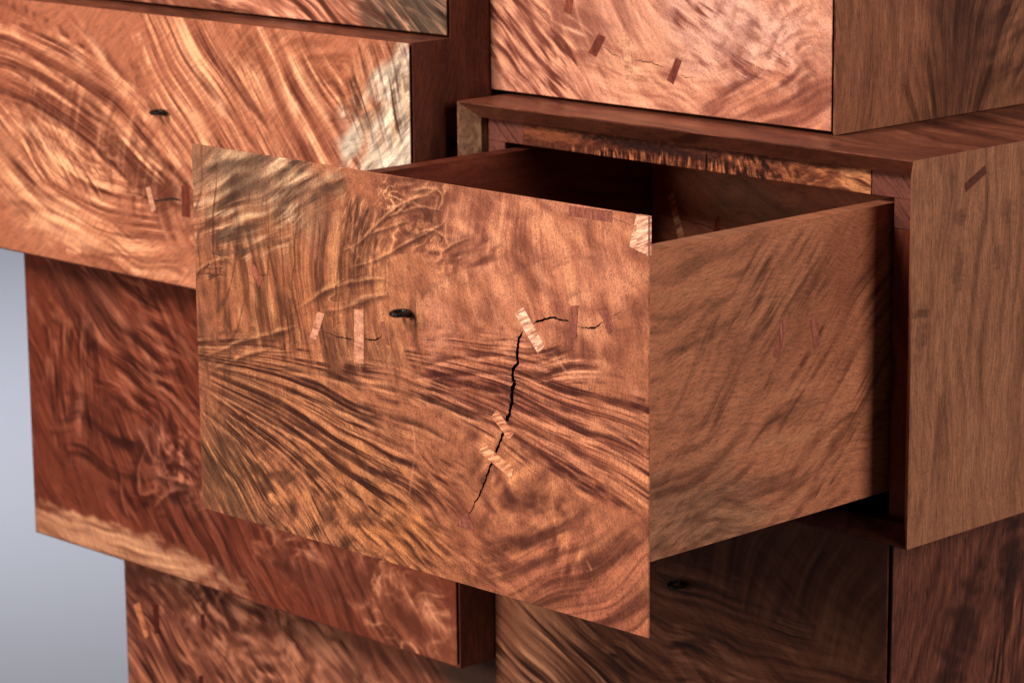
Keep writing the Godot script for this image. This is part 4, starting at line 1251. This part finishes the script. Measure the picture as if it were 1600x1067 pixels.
func paint_upper_right(t: Board):
	t.base(rgb(0.80, 0.56, 0.44))
	t.fig([17, 12, 32, 28, 0, 0.7], [0, 17.0, 10.0, 52, 0.005], [0.05, 0.55, 1.0, 3, 0.6, 0.7, 72], rgb(0.62, 0.37, 0.27), rgb(0.92, 0.70, 0.56))
	t.blob([8.27, 23.68, 7, 3.4, 20, 0.7], rgb(0.62, 0.37, 0.27), 0.8, 0.4, 3)
	t.blob([25.24, 22.91, 9, 5, 0, 0.8], rgb(0.84, 0.65, 0.565), 0.9, 0.4, 4)
	t.blob([30.79, 27.77, 10, 3.5, -10, 0.8], rgb(0.64, 0.375, 0.265), 0.9, 0.4, 5)
	t.blob([16.98, 26.39, 7, 4, 0, 0.8], rgb(0.82, 0.585, 0.445), 0.8, 0.4, 6)
	t.fig([16.98, 24.00, 16, 8, 0, 0.6], [2, 21.46, 18.97, 8.0, 0.0], [0.12, 0.7, 1.2, 0, 0.6, 0.5, 7], rgb(0.62, 0.38, 0.28), rgb(0.90, 0.68, 0.54))
	t.fig([4.76, 26.41, 9, 4.0, 22.3, 0.35], [0, 4.76, 26.41, 45.3, 0.006], [0.11, 0.85, 1.2, 3, 1.5, 1.0, 8], rgb(0.50, 0.25, 0.17), rgb(0.93, 0.69, 0.52))
	t.fig([2.66, 24.08, 6, 5, 60, 0.4], [0, 2.66, 24.08, 31.6, 0.0], [0.12, 0.9, 1.0, 3, 1.3, 0.8, 9], rgb(0.50, 0.25, 0.17), rgb(0.92, 0.68, 0.51))
	t.fig([16.33, 27.41, 10, 3, 10, 0.5], [0, 16.33, 27.41, 9.9, -0.01], [0.12, 0.8, 1.2, 0, 0.8, 0.7, 10], rgb(0.64, 0.38, 0.27), rgb(0.92, 0.70, 0.55))
	t.fig([25.87, 24.02, 8, 3.6, 20.0, 0.5], [0, 25.87, 24.02, 24.8, 0.0], [0.16, 0.75, 1.2, 3, 1.3, 0.9, 11], rgb(0.55, 0.30, 0.22), rgb(0.90, 0.70, 0.58))
	t.fig([29.52, 23.05, 7, 6, 20, 0.6], [0, 28.92, 23.09, 0, 0.0], [0.4, 0.5, 2.0, 0, 0.8, 0.7, 12], rgb(0.62, 0.39, 0.30), rgb(0.90, 0.71, 0.60))
	t.fig([30.19, 27.83, 10, 4, -8, 0.5], [0, 30.19, 27.83, -25.4, 0.0], [0.1, 0.7, 1.0, 0, 0.9, 0.7, 13], rgb(0.52, 0.28, 0.19), rgb(0.86, 0.60, 0.45))
	for q in [
		[Vector2(0.08, 23.52), Vector2(1.93, 25.24), Vector2(2.63, 26.33)],
		[Vector2(0.67, 22.82), Vector2(3.72, 25.00), Vector2(5.18, 26.28)],
		[Vector2(2.68, 22.49), Vector2(5.62, 24.61), Vector2(6.87, 25.35)],
		[Vector2(0.28, 25.16), Vector2(2.63, 26.99), Vector2(4.17, 28.56)],
		[Vector2(1.58, 24.66), Vector2(4.05, 26.57), Vector2(5.80, 27.42)],
		[Vector2(4.44, 23.46), Vector2(7.22, 25.48)],
		[Vector2(0.32, 27.02), Vector2(1.89, 28.25), Vector2(2.60, 29.00)],
	]:
		t.stroke(q, 0.5, 0.58, rgb(0.50, 0.25, 0.17), rgb(0.93, 0.70, 0.54), 0, 2)
	for q in [
		[Vector2(4.94, 22.43), Vector2(6.89, 23.38), Vector2(8.95, 24.02), Vector2(11.33, 24.52)],
		[Vector2(8.27, 22.79), Vector2(9.98, 23.45), Vector2(11.54, 24.31)],
	]:
		t.stroke(q, 0.22, 0.54, rgb(0.55, 0.32, 0.23), rgb(0.94, 0.75, 0.60), 1, 3)
	for q in [
		[Vector2(22.42, 22.18), Vector2(25.24, 23.14), Vector2(28.02, 24.64)],
		[Vector2(23.38, 24.08), Vector2(25.88, 25.05), Vector2(27.42, 25.43)],
		[Vector2(26.80, 25.02), Vector2(29.25, 25.60)],
		[Vector2(20.85, 23.70), Vector2(22.76, 24.59)],
		[Vector2(27.70, 22.73), Vector2(30.43, 23.67)],
	]:
		t.stroke(q, 0.7, 0.41, rgb(0.60, 0.34, 0.25), rgb(0.92, 0.73, 0.63), 0, 4)
	t.pores(60, 1.4, 7.0, 0.08, 0.08, 14)


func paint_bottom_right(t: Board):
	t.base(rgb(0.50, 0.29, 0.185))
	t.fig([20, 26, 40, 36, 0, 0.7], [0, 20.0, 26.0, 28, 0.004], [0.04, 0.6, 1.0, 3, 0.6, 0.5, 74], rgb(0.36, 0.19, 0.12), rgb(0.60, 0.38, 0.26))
	t.blob([4.28, 16.42, 8, 8, 40, 0.8], rgb(0.62, 0.41, 0.285), 0.8, 0.4, 3)
	t.fig([5.74, 16.63, 14, 8, 40, 0.4], [0, 5.74, 16.63, 28.9, 0.005], [0.05, 0.7, 0.8, 3, 1.1, 0.9, 4], rgb(0.31, 0.16, 0.10), rgb(0.74, 0.52, 0.37))
	t.fig([31.24, 5.97, 18, 6, 10, 0.5], [0, 29.37, 5.37, 114.2, 0.012], [0.05, 0.6, 0.9, 0, 0.7, 0.6, 5], rgb(0.36, 0.20, 0.13), rgb(0.63, 0.43, 0.30))
	t.fig([29.45, 11.82, 18, 5, 15, 0.5], [0, 29.45, 11.82, -0.7, 0.006], [0.04, 0.7, 0.7, 3, 0.9, 0.6, 6], rgb(0.32, 0.17, 0.105), rgb(0.66, 0.45, 0.32))
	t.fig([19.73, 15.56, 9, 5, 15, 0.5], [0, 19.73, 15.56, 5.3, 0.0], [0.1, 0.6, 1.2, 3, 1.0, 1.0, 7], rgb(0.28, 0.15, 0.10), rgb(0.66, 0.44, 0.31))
	t.pores(50, 1.2, 6.0, 0.07, 0.05, 9)


func paint_drawer_side(t: Board):
	t.base(rgb(0.68, 0.437, 0.30))
	t.blob([6.53, 18.80, 12, 5, 10, 0.8], rgb(0.56, 0.39, 0.275), 0.8, 0.4, 3)
	t.blob([22.58, 4.00, 10, 6, -50, 0.8], rgb(0.57, 0.34, 0.225), 0.7, 0.4, 4)
	t.blob([14.01, 7.12, 8, 6, -40, 0.8], rgb(0.61, 0.385, 0.26), 0.7, 0.4, 44)
	t.fig([23.43, 10.38, 15, 6, -45.3, 0.45], [0, 22.74, 10.27, -45.1, 0.0], [0.06, 0.6, 0.6, 3, 0.65, 0.5, 5], rgb(0.43, 0.235, 0.155), rgb(0.73, 0.50, 0.34))
	t.fig([11.45, 7.58, 14, 5, -36.5, 0.5], [0, 11.45, 7.58, -48.5, 0.0], [0.08, 0.6, 0.8, 3, 0.5, 0.4, 6], rgb(0.40, 0.23, 0.15), rgb(0.70, 0.48, 0.33))
	t.fig([13.97, 4.09, 10, 4, -12.1, 0.5], [0, 13.97, 4.09, -46.7, 0.0], [0.12, 0.9, 0.8, 3, 0.6, 0.5, 16], rgb(0.42, 0.25, 0.16), rgb(0.70, 0.48, 0.33))
	t.fig([12.84, 16.10, 18, 7, -4.7, 0.6], [0, 12.84, 16.10, -12.5, -0.008], [0.07, 0.6, 1.6, 0, 0.7, 0.5, 7], rgb(0.45, 0.27, 0.175), rgb(0.71, 0.50, 0.35))
	t.fig([7.78, 19.49, 12, 4, -1.2, 0.6], [0, 7.78, 19.49, -1.6, 0.0], [0.3, 0.8, 1.2, 0, 0.6, 0.5, 8], rgb(0.44, 0.27, 0.18), rgb(0.70, 0.50, 0.36))
	t.fig([6.44, 3.84, 12, 7, -20, 0.6], [0, 6.44, 3.84, -6.8, 0.01], [0.1, 0.55, 1.4, 0, 0.6, 0.5, 9], rgb(0.46, 0.285, 0.185), rgb(0.70, 0.49, 0.34))
	t.pores(-6.2, 1.7, 13.0, 0.15, 0.06, 10, 0.5, -0.004)


func paint_middle_side(t: Board):
	t.base(rgb(0.61, 0.405, 0.275))
	t.fig([11, 13, 20, 30, 0, 0.8], [0, 5.0, 13.0, 92.1, 0.0], [0.04, 0.55, 1.2, 0, 0.55, 0.5, 3], rgb(0.42, 0.265, 0.175), rgb(0.66, 0.47, 0.335))
	t.fig([4.05, 16.05, 1.0, 13, 11.8, 0.8], [0, 4.05, 16.05, 97.2, 0.0], [0.03, 0.3, 0.6, 0, 1.3, 0.0, 4], rgb(0.40, 0.24, 0.155), rgb(0.66, 0.47, 0.335))
	t.blob([5.06, 4.52, 1.0, 0.8, 10, 0.7], rgb(0.42, 0.26, 0.175), 0.45, 0.4, 5)
	t.blob([5.05, 8.09, 0.8, 2.4, 0, 0.7], rgb(0.42, 0.26, 0.175), 0.45, 0.4, 6)
	t.blob([1.03, 10.63, 1.4, 0.45, 0, 0.7], rgb(0.38, 0.23, 0.15), 0.52, 0.4, 7)
	t.blob([9.55, 7.81, 0.9, 1.5, 0, 0.7], rgb(0.44, 0.28, 0.19), 0.39, 0.4, 8)
	t.blob([10.53, 4.77, 0.9, 1.2, 0, 0.7], rgb(0.44, 0.28, 0.19), 0.39, 0.4, 18)
	t.blob([1.09, 12.42, 0.9, 2.6, 10, 0.8], rgb(0.42, 0.26, 0.175), 0.36, 0.4, 28)
	t.pores(89.5, 0.8, 13.0, 0.19, 0.05, 9, 0.25)


func paint_upper_side(t: Board):
	t.base(rgb(0.585, 0.37, 0.25))
	t.blob([14.29, 24.79, 6, 12, 10, 0.7], rgb(0.42, 0.25, 0.16), 0.85, 0.3, 3)
	t.blob([21.01, 25.87, 5, 14, 10, 0.7], rgb(0.50, 0.32, 0.21), 0.85, 0.3, 4)
	t.fig([16.64, 25.48, 11, 14, 10, 0.6], [1, 12.80, 36.55, 14.0, 0.0], [0.04, 0.45, 0.7, 3, 0.8, 0.6, 5], rgb(0.32, 0.17, 0.10), rgb(0.64, 0.42, 0.28))
	t.fig([20.61, 25.83, 5, 14, 10, 0.6], [0, 20.61, 25.83, -12.1, 0.0], [0.1, 0.5, 1.0, 0, 0.5, 0.5, 6], rgb(0.38, 0.22, 0.14), rgb(0.62, 0.42, 0.29))
	t.fig([4, 20, 12, 20, 0, 0.8], [0, 5.0, 13.0, 92, 0.0], [0.05, 0.7, 1.0, 0, 0.5, 0.4, 7], rgb(0.44, 0.29, 0.195), rgb(0.65, 0.46, 0.32))
	t.pores(91, 0.8, 12.0, 0.20, 0.05, 9, 0.25)


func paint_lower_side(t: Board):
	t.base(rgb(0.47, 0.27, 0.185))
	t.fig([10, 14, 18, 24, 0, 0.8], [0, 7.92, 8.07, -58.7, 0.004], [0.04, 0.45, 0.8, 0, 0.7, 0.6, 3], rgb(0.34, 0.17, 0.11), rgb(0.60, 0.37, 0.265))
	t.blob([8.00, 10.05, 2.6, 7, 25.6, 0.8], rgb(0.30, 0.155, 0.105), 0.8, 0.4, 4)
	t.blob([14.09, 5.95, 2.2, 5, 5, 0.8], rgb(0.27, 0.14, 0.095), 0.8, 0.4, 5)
	t.fig([14.76, 12.11, 3.4, 10, 5, 0.6], [0, 14.76, 12.11, -85.4, 0.0], [0.07, 0.8, 0.8, 3, 1.0, 0.7, 6], rgb(0.25, 0.12, 0.08), rgb(0.58, 0.34, 0.24))
	t.pores(-82.8, 0.6, 8.0, 0.30, 0.06, 9, 0.3)


func paint_left_side(t: Board):
	t.base(rgb(0.42, 0.215, 0.135))
	t.fig([15, 39, 40, 60, 0, 0.9], [0, 12.0, 39.0, 96, 0.0], [0.04, 0.5, 1.2, 0, 0.6, 0.5, 3], rgb(0.31, 0.145, 0.09), rgb(0.50, 0.275, 0.18))
	t.blob([4.38, 33.16, 0.5, 0.6, 0, 0.7], rgb(0.17, 0.08, 0.055), 0.9, 0.4, 5)
	t.pores(95, 0.8, 9.0, 0.22, 0.04, 9)


func paint_drawer_back(t: Board):
	t.base(rgb(0.68, 0.415, 0.29))
	t.fig([17, 10, 30, 20, 0, 0.8], [0, 17.0, 8.0, 10, 0.01], [0.06, 0.5, 1.4, 0, 0.6, 0.5, 3], rgb(0.55, 0.33, 0.23), rgb(0.74, 0.50, 0.37))
	t.blob([11.06, 4.79, 8, 3, 10, 0.9], rgb(0.55, 0.38, 0.27), 0.7, 0.4, 4)
	t.pores(10, 1.0, 7.0, 0.12, 0.05, 9)


func paint_walnut(t: Board):
	t.base(rgb(0.48, 0.265, 0.18))
	t.fig([16, 16, 40, 40, 0, 0.9], [0, 16.0, 16.0, 3, 0.0], [0.04, 0.5, 1.2, 0, 0.7, 0.6, 3], rgb(0.36, 0.19, 0.125), rgb(0.58, 0.35, 0.24))
	t.pores(3, 1.0, 7.0, 0.2, 0.05, 9)


func paint_walnut_red(t: Board):
	t.base(rgb(0.47, 0.225, 0.14))
	t.fig([15, 15, 40, 40, 0, 0.9], [0, 15.0, 15.0, 3, 0.002], [0.04, 0.5, 1.2, 0, 0.7, 0.6, 13], rgb(0.34, 0.15, 0.095), rgb(0.54, 0.29, 0.19))
	t.pores(3, 1.0, 7.0, 0.12, 0.04, 9)


func paint_walnut_dark(t: Board):
	t.base(rgb(0.42, 0.235, 0.16))
	t.fig([16, 16, 40, 40, 0, 0.9], [0, 16.0, 16.0, 85, 0.0], [0.06, 0.3, 0.8, 0, 0.8, 0.6, 23], rgb(0.31, 0.15, 0.1), rgb(0.5, 0.29, 0.2))
	t.pores(3, 1.0, 7.0, 0.15, 0.04, 9)


func paint_top(t: Board):
	t.base(rgb(0.53, 0.295, 0.195))
	t.fig([25, 25, 50, 50, 0, 0.9], [0, 25.0, 10.0, 10, 0.0], [0.035, 0.42, 1.8, 0, 0.9, 0.8, 33], rgb(0.36, 0.18, 0.115), rgb(0.66, 0.42, 0.28))
	t.fig([44, 9, 10, 12, 0, 0.7], [0, 44.0, 9.0, -20, 0.0], [0.06, 0.35, 1.2, 0, 1.0, 1.0, 34], rgb(0.33, 0.17, 0.11), rgb(0.70, 0.48, 0.32))
	t.pores(8, 1.0, 7.0, 0.16, 0.04, 9)


func paint_pale(t: Board):
	t.base(rgb(0.55, 0.385, 0.275))
	t.blob([4.0, 20.0, 8, 14, 0, 0.6], rgb(0.46, 0.28, 0.19), 0.9, 0.3, 3)
	t.blob([1.9, 2.3, 0.9, 1.7, 0, 0.5], rgb(0.64, 0.50, 0.36), 0.8, 0.4, 5)
	t.fig([4, 3, 6, 6, 0, 0.8], [0, 2.0, 2.0, 90, 0.0], [1.4, 2.0, 0.6, 0, 0.6, 0.6, 4], rgb(0.42, 0.28, 0.185), rgb(0.66, 0.52, 0.36))
	t.pores(90, 1.4, 8.0, 0.2, 0.06, 9)


func paint_end_grain(t: Board):
	t.base(rgb(0.53, 0.31, 0.235))
	t.fig([6, 6, 20, 20, 0, 0.9], [0, -2.0, 2.0, 52, 0.02], [0.02, 1.7, 0.25, 2, 0.75, 0.2, 3], rgb(0.33, 0.165, 0.12), rgb(0.58, 0.35, 0.26))
	t.pores(50, 1.2, 8.0, 0.12, 0.06, 9)


func paint_rail(t: Board):
	t.base(rgb(0.44, 0.23, 0.15))
	t.blob([2.5, 0.5, 6, 0.9, 0, 0.6], rgb(0.58, 0.33, 0.20), 0.9, 0.4, 3)
	t.blob([28.5, 0.9, 6.5, 1.4, 0, 0.6], rgb(0.58, 0.335, 0.205), 0.9, 0.4, 4)
	t.blob([33.0, 1.0, 2.4, 1.6, 0, 0.5], rgb(0.76, 0.52, 0.34), 0.9, 0.3, 5)
	t.blob([13.0, 0.5, 9, 0.5, 2, 0.7], rgb(0.29, 0.15, 0.105), 0.95, 0.4, 6)
	t.fig([15.0, 1.4, 12, 0.8, 0, 0.5], [0, 14.0, 1.0, 90, 0.0], [0.5, 1.3, 0.3, 3, 1.3, 1.4, 7], rgb(0.25, 0.115, 0.075), rgb(0.74, 0.46, 0.28))
	t.fig([24.0, 1.0, 6, 1.3, 0, 0.5], [0, 24.0, 1.0, 70, 0.0], [0.6, 0.9, 0.8, 3, 1.3, 0.9, 8], rgb(0.28, 0.135, 0.085), rgb(0.72, 0.45, 0.28))
	t.fig([31.0, 1.0, 6, 1.5, 0, 0.5], [0, 30.0, 1.0, 0, 0.0], [0.4, 1.4, 0.8, 0, 0.9, 0.7, 9], rgb(0.46, 0.24, 0.15), rgb(0.78, 0.52, 0.33))
	t.blob([18.9, 0.9, 0.09, 0.75, 0, 0.5], rgb(0.06, 0.03, 0.02), 1.0, 0.3, 10)
	t.pores(0, 1.4, 10.0, 0.25, 0.06, 11)


func paint_strip_light(t: Board):
	t.base(rgb(0.86, 0.66, 0.53))
	t.fig([1, 1.5, 4, 4, 0, 0.9], [0, 1.0, 1.0, -25, 0.0], [0.3, 1.5, 0.25, 3, 0.9, 0.9, 3], rgb(0.62, 0.38, 0.29), rgb(0.96, 0.83, 0.71))
	t.pores(0, 3.0, 14.0, 0.12, 0.06, 9)


func paint_strip_pink(t: Board):
	t.base(rgb(0.79, 0.56, 0.43))
	t.fig([1, 1.5, 4, 4, 0, 0.9], [0, 1.0, 1.0, 8, 0.0], [0.35, 1.1, 0.3, 3, 0.6, 0.6, 3], rgb(0.64, 0.40, 0.29), rgb(0.90, 0.68, 0.53))
	t.pores(90, 3.0, 14.0, 0.15, 0.06, 9)


func paint_strip_dark(t: Board):
	t.base(rgb(0.48, 0.285, 0.22))
	t.fig([1, 1.5, 4, 4, 0, 0.9], [0, 1.0, 1.0, 90, 0.0], [0.2, 1.5, 0.25, 0, 0.5, 0.5, 3], rgb(0.40, 0.21, 0.155), rgb(0.58, 0.34, 0.26))
	t.pores(90, 3.0, 14.0, 0.2, 0.06, 9)


func paint_strip_mid(t: Board):
	t.base(rgb(0.62, 0.37, 0.28))
	t.fig([1, 1.5, 4, 4, 0, 0.9], [0, 1.0, 1.0, 80, 0.0], [0.2, 1.1, 0.25, 0, 0.7, 0.6, 13], rgb(0.52, 0.29, 0.215), rgb(0.72, 0.46, 0.355))
	t.pores(90, 3.0, 14.0, 0.15, 0.08, 9)
